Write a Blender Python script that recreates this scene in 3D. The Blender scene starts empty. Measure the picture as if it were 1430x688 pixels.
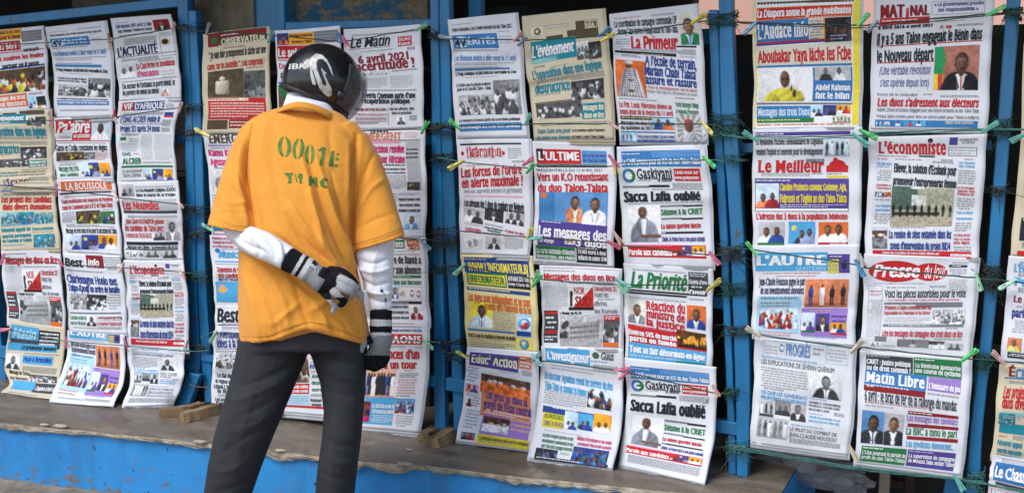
import bpy, bmesh, math, random
import numpy as np
from math import sin, cos, pi, radians, atan, tan, sqrt
from mathutils import Vector, Matrix
from mathutils.bvhtree import BVHTree
S = bpy.context.scene
C = S.collection
random.seed(7); RN = np.random.RandomState(7)

# ---------------- camera, sky, sun, exposure ----------------
FPX = 1500.0; YAW = atan(1500/3315); PIT = atan(159/1500)
CAM = np.array([0, -2.86, 1.4])
cd = bpy.data.cameras.new('camera'); co = bpy.data.objects.new('camera', cd); C.objects.link(co)
co.location = CAM; co.rotation_euler = (pi/2-PIT, 0, YAW)
cd.sensor_width = 36; cd.lens = FPX/1430*36; cd.clip_start = 0.05; cd.clip_end = 400
cd.dof.use_dof = False
S.camera = co
SUN_EL, SUN_AZ = radians(52), radians(205)      # behind the camera, a little to its left
w = bpy.data.worlds.new("World"); S.world = w; w.use_nodes = True
nt = w.node_tree; bg = nt.nodes['Background']
sky = nt.nodes.new('ShaderNodeTexSky'); sky.sky_type = 'NISHITA'; sky.sun_disc = False
sky.sun_elevation = SUN_EL; sky.sun_rotation = SUN_AZ; sky.air_density = 1.0; sky.dust_density = 1.5
nt.links.new(sky.outputs[0], bg.inputs[0]); bg.inputs[1].default_value = 0.14
sl = bpy.data.lights.new('sun', 'SUN'); so = bpy.data.objects.new('sun', sl); C.objects.link(so)
sl.energy = 1.5; sl.angle = radians(28); sl.color = (1, .98, .95)
dv = Vector((sin(SUN_AZ)*cos(SUN_EL), cos(SUN_AZ)*cos(SUN_EL), sin(SUN_EL)))
so.rotation_euler = dv.to_track_quat('Z', 'Y').to_euler()
vs = S.view_settings; vs.view_transform = 'Standard'; vs.look = 'None'; vs.exposure = 0.62; vs.gamma = 1
vs.use_curve_mapping = False

# ---------------- photograph pixel -> point on a real plane ----------------
FW = np.array([-sin(YAW)*cos(PIT), cos(YAW)*cos(PIT), -sin(PIT)])
RT = np.array([cos(YAW), sin(YAW), 0.0]); UP = np.cross(RT, FW)
FH = np.array([-sin(YAW), cos(YAW), 0.0])
def rays(x, y):
    x = np.asarray(x, float); y = np.asarray(y, float)
    return FW + ((x-715)/FPX)[..., None]*RT - ((y-344)/FPX)[..., None]*UP
def onY(x, y, Y=0.0):
    r = rays(x, y); t = (np.asarray(Y, float)-CAM[1])/r[..., 1]
    return CAM + r*t[..., None]
def onZ(x, y, z):
    r = rays(x, y); t = (z-CAM[2])/r[..., 2]
    return CAM + r*np.asarray(t)[..., None]
def atD(x, y, d):                     # on the upright plane d metres ahead of the viewer
    r = rays(x, y); t = np.asarray(d, float)/(r@FH)
    return CAM + r*np.asarray(t)[..., None]

# ---------------- helpers ----------------
def tag(o, label=None, cat=None, group=None, kind=None):
    if label: o['label'] = label
    if cat: o['category'] = cat
    if group: o['group'] = group
    if kind: o['kind'] = kind
    return o
def empty(name, loc=(0,0,0)):
    o = bpy.data.objects.new(name, None); o.location = loc; o.empty_display_size = .05; C.objects.link(o); return o
def mesh(name, vs_, fs, mat, parent=None, smooth=False, colors=None, link=True):
    m = bpy.data.meshes.new(name)
    vs_ = np.asarray(vs_, float)
    if parent is not None: vs_ = vs_-np.array(parent_loc(parent))
    m.from_pydata(vs_.tolist(), [], fs)
    if mat: m.materials.append(mat)
    if smooth: m.polygons.foreach_set('use_smooth', [True]*len(m.polygons))
    if colors is not None:
        a = m.color_attributes.new('ink', 'FLOAT_COLOR', 'POINT')
        c = np.ones((len(vs_), 4), np.float32); c[:, :3] = colors
        a.data.foreach_set('color', c.ravel())
    m.update()
    o = bpy.data.objects.new(name, m); C.objects.link(o)
    if parent is not None: o.parent = parent
    return o
def parent_loc(p):
    v = Vector(p.location)
    while p.parent: p = p.parent; v = v+p.location
    return v
def fromhex(h):
    h = h.lstrip('#'); c = np.array([int(h[i:i+2], 16)/255 for i in (0, 2, 4)])
    return np.where(c <= .04045, c/12.92, ((c+.055)/1.055)**2.4)
def node_mat(name, rough=.6, **kw):
    m = bpy.data.materials.new(name); m.use_nodes = True
    b = m.node_tree.nodes['Principled BSDF']; b.inputs['Roughness'].default_value = rough
    for k, v in kw.items(): b.inputs[k.replace('_', ' ')].default_value = v
    return m, m.node_tree, b
def tex(nt_, kind, scale=5, vec=None, **kw):
    n = nt_.nodes.new('ShaderNodeTex'+kind)
    if 'Scale' in n.inputs: n.inputs['Scale'].default_value = scale
    for k, v in kw.items():
        if k in n.inputs: n.inputs[k].default_value = v
    if vec is not None: nt_.links.new(vec, n.inputs['Vector'])
    return n
def coords(nt_, scale=(1,1,1), rot=(0,0,0), kind='Object'):
    c = nt_.nodes.new('ShaderNodeTexCoord'); mp = nt_.nodes.new('ShaderNodeMapping')
    mp.inputs['Scale'].default_value = scale; mp.inputs['Rotation'].default_value = rot
    nt_.links.new(c.outputs[kind], mp.inputs[0]); return mp.outputs[0]
def ramp(nt_, fac, stops):
    r = nt_.nodes.new('ShaderNodeValToRGB'); e = r.color_ramp.elements
    while len(e) < len(stops): e.new(.5)
    for el, (p, c) in zip(e, stops): el.position = p; el.color = (*c, 1)
    nt_.links.new(fac, r.inputs[0]); return r.outputs[0]
def mixc(nt_, fac, a, b, mode='MIX'):
    n = nt_.nodes.new('ShaderNodeMix'); n.data_type = 'RGBA'; n.blend_type = mode
    for s, v in ((0, fac), (6, a), (7, b)):
        if isinstance(v, (int, float)): n.inputs[s].default_value = v
        elif isinstance(v, (tuple, list, np.ndarray)): n.inputs[s].default_value = (*v, 1)
        else: nt_.links.new(v, n.inputs[s])
    return n.outputs[2]
def bump(nt_, b, h, strength=.3, dist=.002):
    n = nt_.nodes.new('ShaderNodeBump'); n.inputs['Strength'].default_value = strength
    n.inputs['Distance'].default_value = dist
    nt_.links.new(h, n.inputs['Height']); nt_.links.new(n.outputs[0], b.inputs['Normal']); return n
def two_tone(name, c1, c2, scale=6, stretch=(1,1,1), rough=.6, bs=.3, bd=.002, lo=.35, hi=.65, detail=6, **kw):
    m, t, b = node_mat(name, rough, **kw)
    v = coords(t, stretch); n = tex(t, 'Noise', scale, v, Detail=detail, Roughness=.65)
    t.links.new(ramp(t, n.outputs[0], [(lo, c1), (hi, c2)]), b.inputs['Base Color'])
    if bs: bump(t, b, n.outputs[0], bs, bd)
    return m
# print: the ink colour rides on the printed shapes; paper: newsprint
def ink_mat():
    m, t, b = node_mat('printing_ink', .75, Specular_IOR_Level=.25)
    a = t.nodes.new('ShaderNodeVertexColor'); a.layer_name = 'ink'
    n = tex(t, 'Noise', 260, coords(t), Detail=3)
    f = ramp(t, n.outputs[0], [(.3, (.82,.82,.82)), (.7, (1.08,1.08,1.08))])
    t.links.new(mixc(t, 1.0, a.outputs[0], f, 'MULTIPLY'), b.inputs['Base Color']); return m
def paper_mat(name, c):
    m, t, b = node_mat(name, .8, Specular_IOR_Level=.2)
    v = coords(t)
    n = tex(t, 'Noise', 14, v, Detail=5); n2 = tex(t, 'Noise', 420, v, Detail=2)
    c = np.array(c)
    f = ramp(t, n.outputs[0], [(.3, tuple(c*.93)), (.7, tuple(c))])
    f = mixc(t, .06, f, n2.outputs[0], 'MULTIPLY')
    t.links.new(f, b.inputs['Base Color'])
    n3 = tex(t, 'Noise', 9, coords(t, (1,1,.35)), Detail=3)
    bump(t, b, n3.outputs[0], .55, .02)
    return m
INK = ink_mat()
PAPER = paper_mat('newsprint_white', (.745,.755,.80)); CREAM = paper_mat('newsprint_cream', (.66,.585,.42))
YPAPER = paper_mat('newsprint_yellow', (.78,.68,.34))
def blue_paint(name, base=(.013,.21,.46), dark=(.008,.125,.29), seed=0, stretch=(3,3,.6)):
    m, t, b = node_mat(name, .42)
    v = coords(t, stretch); n = tex(t, 'Noise', 5, v, Detail=8, Roughness=.7)
    c = ramp(t, n.outputs[0], [(.3, dark), (.62, base)])
    n2 = tex(t, 'Noise', 16, coords(t, (1,1,.35)), Detail=8, Roughness=.75)
    chip = ramp(t, n2.outputs[0], [(.615, (0,0,0)), (.64, (1,1,1))])
    c = mixc(t, chip, c, (.10,.075,.05))
    n4 = tex(t, 'Noise', 2.2, coords(t), Detail=4); dirt = ramp(t, n4.outputs[0], [(.48, (0,0,0)), (.75, (.5,.5,.5))])
    c = mixc(t, dirt, c, (.045,.06,.07))
    t.links.new(c, b.inputs['Base Color'])
    n3 = tex(t, 'Noise', 30, coords(t, (3,3,.25)), Detail=6)
    bump(t, b, n3.outputs[0], .5, .002); return m
BLUE = blue_paint('blue_gloss_paint_on_wood')
def solid(v): return v
def box(a, b):                                     # axis box vertices + faces
    x0,y0,z0 = a; x1,y1,z1 = b
    v = [(x0,y0,z0),(x1,y0,z0),(x1,y1,z0),(x0,y1,z0),(x0,y0,z1),(x1,y0,z1),(x1,y1,z1),(x0,y1,z1)]
    f = [(0,3,2,1),(4,5,6,7),(0,1,5,4),(1,2,6,5),(2,3,7,6),(3,0,4,7)]
    return v, f
def bevel_obj(o, w_=.003, seg=1):
    md = o.modifiers.new('bevel', 'BEVEL'); md.width = w_; md.segments = seg; md.limit_method = 'ANGLE'; return o
def tube(pts, r, n=6, closed=False):
    P = np.asarray(pts, float); k = len(P); r = np.broadcast_to(r, (k,))
    T = np.gradient(P, axis=0); T /= np.linalg.norm(T, axis=1)[:, None]+1e-9
    V = []; ref = np.array([0,0,1.0])
    if abs(T[0]@ref) > .9: ref = np.array([1.0,0,0])
    u = np.cross(T[0], ref); u /= np.linalg.norm(u)
    for i in range(k):
        u = u-T[i]*(u@T[i]); u /= np.linalg.norm(u)+1e-9; wv = np.cross(T[i], u)
        for j in range(n):
            a = 2*pi*j/n; V.append(P[i]+r[i]*(cos(a)*u+sin(a)*wv))
    F = [(i*n+j, i*n+(j+1)%n, (i+1)*n+(j+1)%n, (i+1)*n+j) for i in range(k-1) for j in range(n)]
    F += [tuple(range(n-1, -1, -1)), tuple((k-1)*n+j for j in range(n))]
    return V, F
def join(parts):
    V = []; F = []
    for v, f in parts:
        o = len(V); V += [tuple(p) for p in v]; F += [tuple(i+o for i in q) for q in f]
    return V, F
def smooth_line(pts, n=8):                          # Catmull-Rom through the points
    P = np.asarray(pts, float); P = np.vstack([2*P[0]-P[1], P, 2*P[-1]-P[-2]]); out = []
    for i in range(1, len(P)-2):
        for k in range(n):
            t = k/n; p0,p1,p2,p3 = P[i-1:i+3]
            out.append(.5*((2*p1)+(-p0+p2)*t+(2*p0-5*p1+4*p2-p3)*t*t+(-p0+3*p1-3*p2+p3)*t**3))
    out.append(P[-2]); return np.array(out)
# ---------------- setting: ledge, step, ground, back of the stall, awning ----------------
def plank(name, xl, xr, yfront, depth, mat, parent, seg=10):
    """xl, xr: photograph points down the left and right edge; the plank is upright wood with depth behind yfront"""
    L = smooth_line(xl, 4); R = smooth_line(xr, 4)
    a = onY(L[:,0], L[:,1], yfront); b = onY(R[:,0], R[:,1], yfront)
    n = len(a); V = []
    for i in range(n):
        j = random.uniform(-.0008, .0008)
        V += [a[i]+[j,0,0], b[i]+[j,0,0], b[i]+[j,depth,0], a[i]+[j,depth,0]]
    F = [(i*4+k, (i+1)*4+k, (i+1)*4+(k+1)%4, i*4+(k+1)%4) for i in range(n-1) for k in range(4)]
    F += [(0,1,2,3), tuple((n-1)*4+k for k in (3,2,1,0))]
    return bevel_obj(mesh(name, V, F, mat, parent), .0025)
def rail(name, pl, pr, yfront, depth, mat, parent):   # pl, pr = (x, ytop, ybottom)
    X = np.linspace(pl[0], pr[0], 9); t = np.linspace(0,1,9)
    top = onY(X, pl[1]+(pr[1]-pl[1])*t, yfront); bot = onY(X, pl[2]+(pr[2]-pl[2])*t, yfront)
    V = []
    for i in range(9): V += [top[i], bot[i], bot[i]+[0,depth,0], top[i]+[0,depth,0]]
    F = [(i*4+k, i*4+(k+1)%4, (i+1)*4+(k+1)%4, (i+1)*4+k) for i in range(8) for k in range(4)]
    F += [(0,3,2,1), (32,33,34,35)]
    return bevel_obj(mesh(name, V, F, mat, parent), .0025)
LZ = .467
# ledge: slab of worn concrete, chipped nose, blue painted front
def ledge():
    front = [(-260,555),(0,587),(150,602),(292,617),(400,629),(500,641),(600,648),(700,660),(800,670),(950,685),(1085,698)]
    F0 = onZ([p[0] for p in front], [p[1] for p in front], LZ)
    P = smooth_line(F0, 14); n = len(P)
    xr = P[-1][0]
    root = tag(empty('concrete_ledge', (float(P[n//2][0]), -.3, 0)), 'grey worn concrete ledge with blue painted front under the newspaper racks', 'ledge')
    # slab top
    V = []; F = []
    K = 14
    for i in range(n):
        jag = .0016*RN.randn()
        for k in range(K+1):
            t = k/K; y = P[i][1]*(1-t)+.50*t; x = P[i][0]
            z = LZ - (.006+.004*RN.rand() if k == 0 else 0)+.0012*RN.randn()
            if k == 0: y += jag
            V.append((x, y, z))
    for i in range(n-1):
        for k in range(K): a = i*(K+1)+k; F.append((a, a+K+1, a+K+2, a+1))
    m, t, b = node_mat('worn_concrete', .38)
    v = coords(t, (1,1,1)); n1 = tex(t, 'Noise', 3.5, coords(t, (1,3.2,1)), Detail=8, Roughness=.65)
    c = ramp(t, n1.outputs[0], [(.3,(.075,.06,.045)),(.5,(.165,.134,.10)),(.72,(.30,.25,.19))])
    n2 = tex(t, 'Noise', 120, v, Detail=4); c = mixc(t, .35, c, ramp(t, n2.outputs[0], [(.3,(.35,.35,.35)),(.7,(1,1,1))]), 'MULTIPLY')
    n5 = tex(t, 'Noise', 7, v, Detail=5); c = mixc(t, ramp(t, n5.outputs[0], [(.66,(0,0,0)),(.70,(.7,.7,.7))]), c, (.25,.215,.16))
    t.links.new(c, b.inputs['Base Color']); bump(t, b, n2.outputs[0], .4, .003)
    r = ramp(t, n1.outputs[0], [(.35,(.26,.26,.26)),(.65,(.6,.6,.6))]); t.links.new(r, b.inputs['Roughness'])
    mesh('ledge_top', V, F, m, root, True)
    # nose: crumbled bare strip, painted front below
    V = []; F = []; rows = 5; V2 = []
    HN = np.abs(np.convolve(RN.randn(n+8), np.ones(4)/2, 'same'))
    for i in range(n):
        h = .012+.006*HN[i]
        for k in range(rows+1):
            t_ = k/rows
            V.append((P[i][0], P[i][1]-.003-.003*sin(t_*pi)+.0013*RN.randn(), LZ-.004-h*t_))
        for z in np.linspace(LZ-.012, 0, 8): V2.append((P[i][0], P[i][1]+.008, z))
    for i in range(n-1):
        for k in range(rows): a = i*(rows+1)+k; F.append((a, a+1, a+rows+2, a+rows+1))
    mesh('chipped_edge', V, F, two_tone('bare_mortar', (.20,.165,.115), (.46,.40,.31), 26, bs=.8, bd=.006, rough=.9), root)
    F2 = []
    for i in range(n-1):
        for k in range(7): a = i*8+k; F2.append((a, a+1, a+9, a+8))
    # right end face
    o = len(V2); xe = P[-1][0]
    V2 += [(xe, P[-1][1]+.008, LZ-.004), (xe, .5, LZ-.004), (xe, .5, 0), (xe, P[-1][1]+.008, 0)]; F2.append((o,o+1,o+2,o+3))
    m, t, b = node_mat('blue_wall_paint', .6)
    nA = tex(t, 'Noise', 3, coords(t, (1,1,1)), Detail=9, Roughness=.7)
    c = ramp(t, nA.outputs[0], [(.3,(.015,.17,.42)),(.5,(.02,.25,.62)),(.75,(.03,.30,.70))])
    nB = tex(t, 'Noise', 22, coords(t, (1,1,1.6)), Detail=9, Roughness=.8)
    g = t.nodes.new('ShaderNodeSeparateXYZ'); cc = t.nodes.new('ShaderNodeTexCoord'); t.links.new(cc.outputs['Object'], g.inputs[0])
    mr = t.nodes.new('ShaderNodeMapRange'); mr.inputs[1].default_value = .46; mr.inputs[2].default_value = .25; mr.inputs[3].default_value = .0; mr.inputs[4].default_value = .12
    t.links.new(g.outputs[2], mr.inputs[0])
    ad = t.nodes.new('ShaderNodeMath'); t.links.new(nB.outputs[0], ad.inputs[0]); t.links.new(mr.outputs[0], ad.inputs[1])
    nS = tex(t, 'Noise', 7, coords(t, (1,1,.12)), Detail=7, Roughness=.7)
    c = mixc(t, ramp(t, nS.outputs[0], [(.5,(0,0,0)),(.72,(.6,.6,.6))]), c, (.035,.12,.22))
    nG = tex(t, 'Noise', 4, coords(t, (1,1,1)), Detail=8, Roughness=.75)
    c = mixc(t, ramp(t, nG.outputs[0], [(.55,(0,0,0)),(.7,(.35,.35,.35))]), c, (.16,.22,.26))
    chip = ramp(t, ad.outputs[0], [(.635,(0,0,0)),(.66,(1,1,1))])
    c = mixc(t, chip, c, (.17,.13,.09))
    nC = tex(t, 'Noise', 55, coords(t, (1,1,1)), Detail=4); c = mixc(t, ramp(t, nC.outputs[0], [(.70,(0,0,0)),(.74,(1,1,1))]), c, (.01,.02,.03))
    t.links.new(c, b.inputs['Base Color']); bump(t, b, nB.outputs[0], .35, .004)
    mesh('painted_front', V2, F2, m, root)
    # chips of pale plaster along the nose
    pm = two_tone('pale_plaster', (.34,.29,.21), (.55,.49,.39), 40, bs=.6, rough=.9)
    for (x, y, s) in [(62,592,.013),(84,594,.020),(280,616,.017),(392,628,.013),(567,647,.018),(572,627,.008)]:
        p = onZ(x, y, LZ+.002); bm = bmesh.new(); bmesh.ops.create_icosphere(bm, subdivisions=2, radius=1)
        for v_ in bm.verts:
            q = v_.co; f = 1+.35*(random.random()-.5); v_.co = Vector((q.x*s*1.4*f, q.y*s*.7*f, q.z*s*.16*f))
        VV = [np.array(v_.co)+p for v_ in bm.verts]; FF = [tuple(q.index for q in f_.verts) for f_ in bm.faces]; bm.free()
        mesh('plaster_chip', VV, FF, pm, root)
    return P
PF = ledge()
CONC = two_tone('dusty_concrete', (.13,.105,.075), (.29,.25,.19), 9, bs=.7, bd=.006, rough=.92)
# low step in front of the ledge (left)
sp = []
stp = onZ([-260, 0, 120, 262], [630, 660, 673, 690], .27)
P = smooth_line(stp, 8); n = len(P); V = []; F = []
for i in range(n):
    d = .24
    V += [(P[i][0], P[i][1]+.18, .27), (P[i][0], P[i][1]+.02, .272+.004*RN.randn()), (P[i][0], P[i][1]-d*.5, .266+.004*RN.randn()), (P[i][0], P[i][1]-d, .26), (P[i][0], P[i][1]-d-.01, 0)]
F = [(i*5+k, i*5+k+1, (i+1)*5+k+1, (i+1)*5+k) for i in range(n-1) for k in range(4)]
F.append(tuple((n-1)*5+k for k in range(5)))
tag(mesh('concrete_step', V, F, CONC), 'rough low concrete step against the blue front at bottom left', 'step')
v, f = [(-60,-60,0),(60,-60,0),(60,60,0),(-60,60,0)], [(0,1,2,3)]
m, t, b = node_mat('packed_earth', .95)
n1 = tex(t, 'Noise', 1.5, coords(t), Detail=8); t.links.new(ramp(t, n1.outputs[0], [(.3,(.16,.12,.08)),(.7,(.30,.24,.17))]), b.inputs['Base Color']); bump(t, b, n1.outputs[0], .5, .02)
tag(mesh('ground', v, f, m), kind='structure')
# back of the stall: dark cloth-lined wall, side wall, floor inside is the ledge / ground
DARK = two_tone('dark_boards', (.006,.006,.007), (.022,.018,.015), 4, rough=.8, bs=.4, bd=.01)  # near-black mottled colour for the back and side walls
def slab(name, a, b, mat, parent=None, bev=0):
    v, f = box(a, b); o = mesh(name, v, f, mat, parent)
    if bev: bevel_obj(o, bev)
    return o
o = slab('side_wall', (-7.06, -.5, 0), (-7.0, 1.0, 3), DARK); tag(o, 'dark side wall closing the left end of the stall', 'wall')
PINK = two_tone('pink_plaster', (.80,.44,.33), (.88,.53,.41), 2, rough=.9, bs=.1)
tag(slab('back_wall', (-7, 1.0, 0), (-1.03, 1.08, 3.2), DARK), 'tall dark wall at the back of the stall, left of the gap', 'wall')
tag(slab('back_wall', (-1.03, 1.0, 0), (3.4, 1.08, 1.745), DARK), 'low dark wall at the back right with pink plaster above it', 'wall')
tag(slab('pink_building_wall', (-3.5, 2.5, 0), (3.0, 2.7, 4.2), PINK), 'sunlit pink plaster wall of the building behind the stall', 'wall')
# roof of the stall: corrugated sheets on purlins (above the frame, it shades the upper papers)
roof = tag(empty('stall_roof', (-2, .2, 2.2)), 'corrugated metal roof over the newspaper stall', 'roof')
TIN = two_tone('weathered_tin', (.16,.15,.14), (.30,.29,.28), 3, rough=.55, bs=.2)
for s in range(7):
    x0 = -6.6+s*1.28; V = []; F = []; nx = 64
    for i in range(nx+1):
        x = x0+1.30*i/nx; z = .012*sin(i/nx*2*pi*16)
        for j, yy in enumerate((1.25, .3, -.45)): V.append((x, yy, 2.06+.10*(1.25-yy)*.6+z+.004*(s%2)))
    for i in range(nx):
        for j in range(2): a = i*3+j; F.append((a, a+3, a+4, a+1))
    o = mesh('roof_sheet', V, F, TIN, roof, True); md = o.modifiers.new('t', 'SOLIDIFY'); md.thickness = .001
WOOD = two_tone('raw_timber', (.12,.075,.04), (.33,.23,.13), 5, (1,1,8), rough=.85, bs=.6, bd=.004)
for yy in (1.1, .35, -.35):
    zz = 2.06+.10*(1.25-yy)*.6
    slab('purlin', (-6.6, yy-.03, zz-.075), (2.3, yy+.03, zz-.016), WOOD, roof)

# ---- blue racks: tall stiles and rails, one rack per bay ----
def rack(label, loc, stiles, rails):
    r = tag(empty('newspaper_rack', loc), label, 'rack', 'blue wooden newspaper racks side by side')
    for s in stiles: plank('stile', s[0], s[1], s[2], s[3], BLUE, r)
    for q in rails: rail('rail', *q, BLUE, r)
    return r
rack('blue wooden rack of the leftmost bay, ending in a thin stile left of the man', (-3, 0, LZ),
     [([(248,-60),(248,20),(256.5,130),(259,260),(262,390),(265,480),(260,528)], [(262,-60),(262,20),(266.5,130),(271.5,260),(273,390),(278,490),(277,528)], 0, .03),
      ([(-30,-60),(-28,200),(-24,400),(-20,545)], [(-14,-60),(-12,200),(-6,400),(10,545)], 0, .03)],
     [((-60,29,42),(248,-4,10), .004, .03), ((-60,187,201),(256,187,201), .032, .025), ((-60,478,495),(274,505,521), -.004, .03)])
br = plank('brace', [(263,520),(242,567)], [(279,524),(262,570)], -.03, .026, BLUE, bpy.data.objects['newspaper_rack'])
rack('blue wooden rack of the second bay, behind the man in the orange shirt', (-2, 0, LZ),
     [([(262,15),(267,130),(272,260),(275,390),(280,490),(286,562)], [(273,15),(279,130),(284,260),(287,390),(293,490),(300,562)], .004, .03),
      ([(597,-60),(600,0),(602,150),(603,300),(605,400),(606,604)], [(611,-60),(612,0),(614.5,150),(617,300),(619,400),(622,603)], .0, .03),
      ([(386,-60),(387,30),(390,200)], [(396,-60),(397,30),(400,200)], .06, .03)],
     [((398,31,42),(604,26,37), .034, .03), ((262,187,201),(604,189,203), .034, .025), ((280,494,504),(606,525,541), -.004, .03)])
bpy_r2 = bpy.data.objects['newspaper_rack.001']
plank('brace', [(588,345),(606,392)], [(598,340),(616,384)], .036, .02, BLUE, bpy_r2)
rack('blue wooden rack of the middle bay, right of the man', (-1.1, 0, LZ),
     [([(609,-60),(612,30),(614,150),(618,300),(625,400),(634,610)], [(626,-60),(628,30),(630,150),(636,300),(640,400),(649,609)], .006, .03),
      ([(989,14),(994,150),(1003,300),(1009,420),(1014,540),(1017,662)], [(1003,14),(1007,150),(1015,300),(1019,420),(1024,540),(1028,663)], .002, .03),
      ([(652,-60),(655,60),(660,200)], [(670,-60),(673,60),(678,200)], .12, .03)],
     [((620,56,77),(996,40,62), .036, .03), ((622,236,251),(1004,242,257), .036, .025), ((640,378,392),(1012,415,432), .036, .025),
      ((622,527,545),(1040,592,610), -.004, .03)])
rack('blue wooden rack of the right bay with one wide rough stile', (-.3, 0, LZ),
     [([(1001,-60),(1003,0),(1007,150),(1018,300),(1023,430),(1027,540),(1029,664)], [(1020,-60),(1022,0),(1028,150),(1037,300),(1044,430),(1048,540),(1044,667)], -.006, .035),
      ([(1409,-60),(1406,0),(1392,190),(1378,360),(1367,495),(1357,580),(1345,720)], [(1428,-60),(1426,0),(1411,190),(1397,360),(1384,495),(1374,580),(1365,720)], -.002, .035),
      ([(1182,460),(1184,600)], [(1200,460),(1201,600)], .10, .03)],
     [((1040,474,487),(1376,520,538), .04, .03), ((1030,200,214),(1385,196,210), .04, .025)])
plank('brace', [(1322,655),(1312,720)], [(1346,655),(1340,722)], .04, .03, BLUE, bpy.data.objects['newspaper_rack.003'])
# boards behind the top of the second bay
PEEL, t, b = node_mat('peeling_blue_paint', .7)
n1 = tex(t, 'Noise', 9, coords(t, (1,1,1.2)), Detail=10, Roughness=.75)
n2 = tex(t, 'Noise', 60, coords(t), Detail=6, Roughness=.8)
cr = ramp(t, n2.outputs[0], [(.3,(.06,.05,.035)),(.6,(.26,.21,.13)),(.8,(.34,.28,.18))])
bl = ramp(t, n1.outputs[0], [(.3,(.012,.085,.15)),(.6,(.018,.13,.23))])
f = ramp(t, n1.outputs[0], [(.46,(0,0,0)),(.50,(1,1,1))])
t.links.new(mixc(t, f, bl, cr), b.inputs['Base Color']); bump(t, b, n2.outputs[0], .8, .01)
BOARD = two_tone('old_brown_board', (.06,.05,.035), (.20,.165,.11), 7, (1,1,.6), rough=.85, bs=.6, bd=.01)
def pxslab(name, x0, y0, x1, y1, yy, depth, mat, label, cat='board'):
    a = onY(x0, y1, yy); c = onY(x1, y0, yy)
    o = slab(name, (a[0], yy, a[2]), (c[0], yy+depth, c[2]), mat, None, .003); return tag(o, label, cat)
pxslab('brown_board', 272, -70, 352, 60, .10, .02, BOARD, 'brown weathered board above the newspaper with the ballot box')
pxslab('blue_board', 354, -70, 388, 60, .11, .02, BLUE, 'narrow blue board left of the upright behind the helmet')
pxslab('peeling_board', 400, -70, 596, 42, .12, .02, PEEL, 'blue board with crusty peeling paint above the man')
pxslab('brown_board', 100, -60, 246, 12, .14, .02, two_tone('dim_board', (.03,.025,.018), (.09,.072,.05), 7, rough=.85), 'brown board above the top rail of the leftmost bay')
pxslab('pink_board', 150, 150, 262, 236, .08, .012, two_tone('faded_pink_card', (.50,.33,.29),(.58,.40,.35), 5, rough=.9), 'faded pink card behind the papers beside the left stile')
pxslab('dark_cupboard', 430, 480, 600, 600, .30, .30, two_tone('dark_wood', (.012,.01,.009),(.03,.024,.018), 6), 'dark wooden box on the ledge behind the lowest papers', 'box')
# clutter inside: hanging strips, shelf
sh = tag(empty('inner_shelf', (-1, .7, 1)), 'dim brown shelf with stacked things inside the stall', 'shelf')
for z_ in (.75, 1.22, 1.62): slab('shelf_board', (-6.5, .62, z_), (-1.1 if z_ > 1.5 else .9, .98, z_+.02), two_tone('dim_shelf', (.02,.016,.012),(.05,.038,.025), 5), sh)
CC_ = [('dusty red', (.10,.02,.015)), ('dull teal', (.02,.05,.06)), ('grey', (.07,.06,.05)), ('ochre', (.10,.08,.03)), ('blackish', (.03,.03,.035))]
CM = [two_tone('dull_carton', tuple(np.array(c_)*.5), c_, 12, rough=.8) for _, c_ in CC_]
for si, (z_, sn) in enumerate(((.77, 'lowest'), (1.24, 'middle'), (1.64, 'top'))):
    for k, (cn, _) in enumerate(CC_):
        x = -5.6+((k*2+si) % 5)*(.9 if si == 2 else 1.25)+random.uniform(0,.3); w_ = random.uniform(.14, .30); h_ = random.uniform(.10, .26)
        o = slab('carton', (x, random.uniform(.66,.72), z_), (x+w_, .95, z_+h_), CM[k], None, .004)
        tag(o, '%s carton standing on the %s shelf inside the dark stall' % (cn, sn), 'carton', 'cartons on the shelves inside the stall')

# things on the ledge
def offcut(name, pts, wdt, th, label, parent=None):
    p = onZ([q[0] for q in pts], [q[1] for q in pts], LZ+th/2); P = smooth_line(p, 5); n = len(P); V = []
    for i in range(n):
        d = P[min(i+1,n-1)]-P[max(i-1,0)]; d /= np.linalg.norm(d); s = np.array([-d[1], d[0], 0])
        j = random.uniform(.85,1.12)
        for (a, b_) in ((-1,-1),(-.55,1.0),(.1,.8),(.6,1.05),(1,-.2),(.9,-1)): V.append(P[i]+s*a*wdt/2*j+np.array([0,0,b_*th/2+random.uniform(-.0015,.0015)]))
    F = [(i*6+k, i*6+(k+1)%6, (i+1)*6+(k+1)%6, (i+1)*6+k) for i in range(n-1) for k in range(6)]+[tuple(range(5,-1,-1)), tuple((n-1)*6+k for k in range(6))]
    return tag(mesh(name, V, F, WOOD2), label, 'wood scrap')
WOOD2 = two_tone('split_wood', (.10,.062,.03), (.30,.20,.10), 7, (3,1,1), rough=.85, bs=.8, bd=.006)
offcut('wood_offcut', [(222,576),(262,572),(282,566)], .045, .028, 'rough split wood piece lying at the foot of the leftmost stile')
offcut('wood_offcut', [(252,582),(288,574),(325,560)], .055, .03, 'longer split wood piece beside the foot of the stiles near the man')
offcut('wood_offcut', [(592,610),(616,596),(640,580)], .05, .03, 'brown plank end under the middle stiles right of the man')
offcut('wood_offcut', [(603,618),(626,606),(650,590)], .055, .028, 'wider plank end lying in front of the middle stiles')
tw = onY([264,278,292],[536,540,540], -.05); V, F = tube(tw, .0013, 5)
tag(mesh('twig', V, F, WOOD2), 'thin straw twig caught between the left stiles', 'twig')
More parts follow.
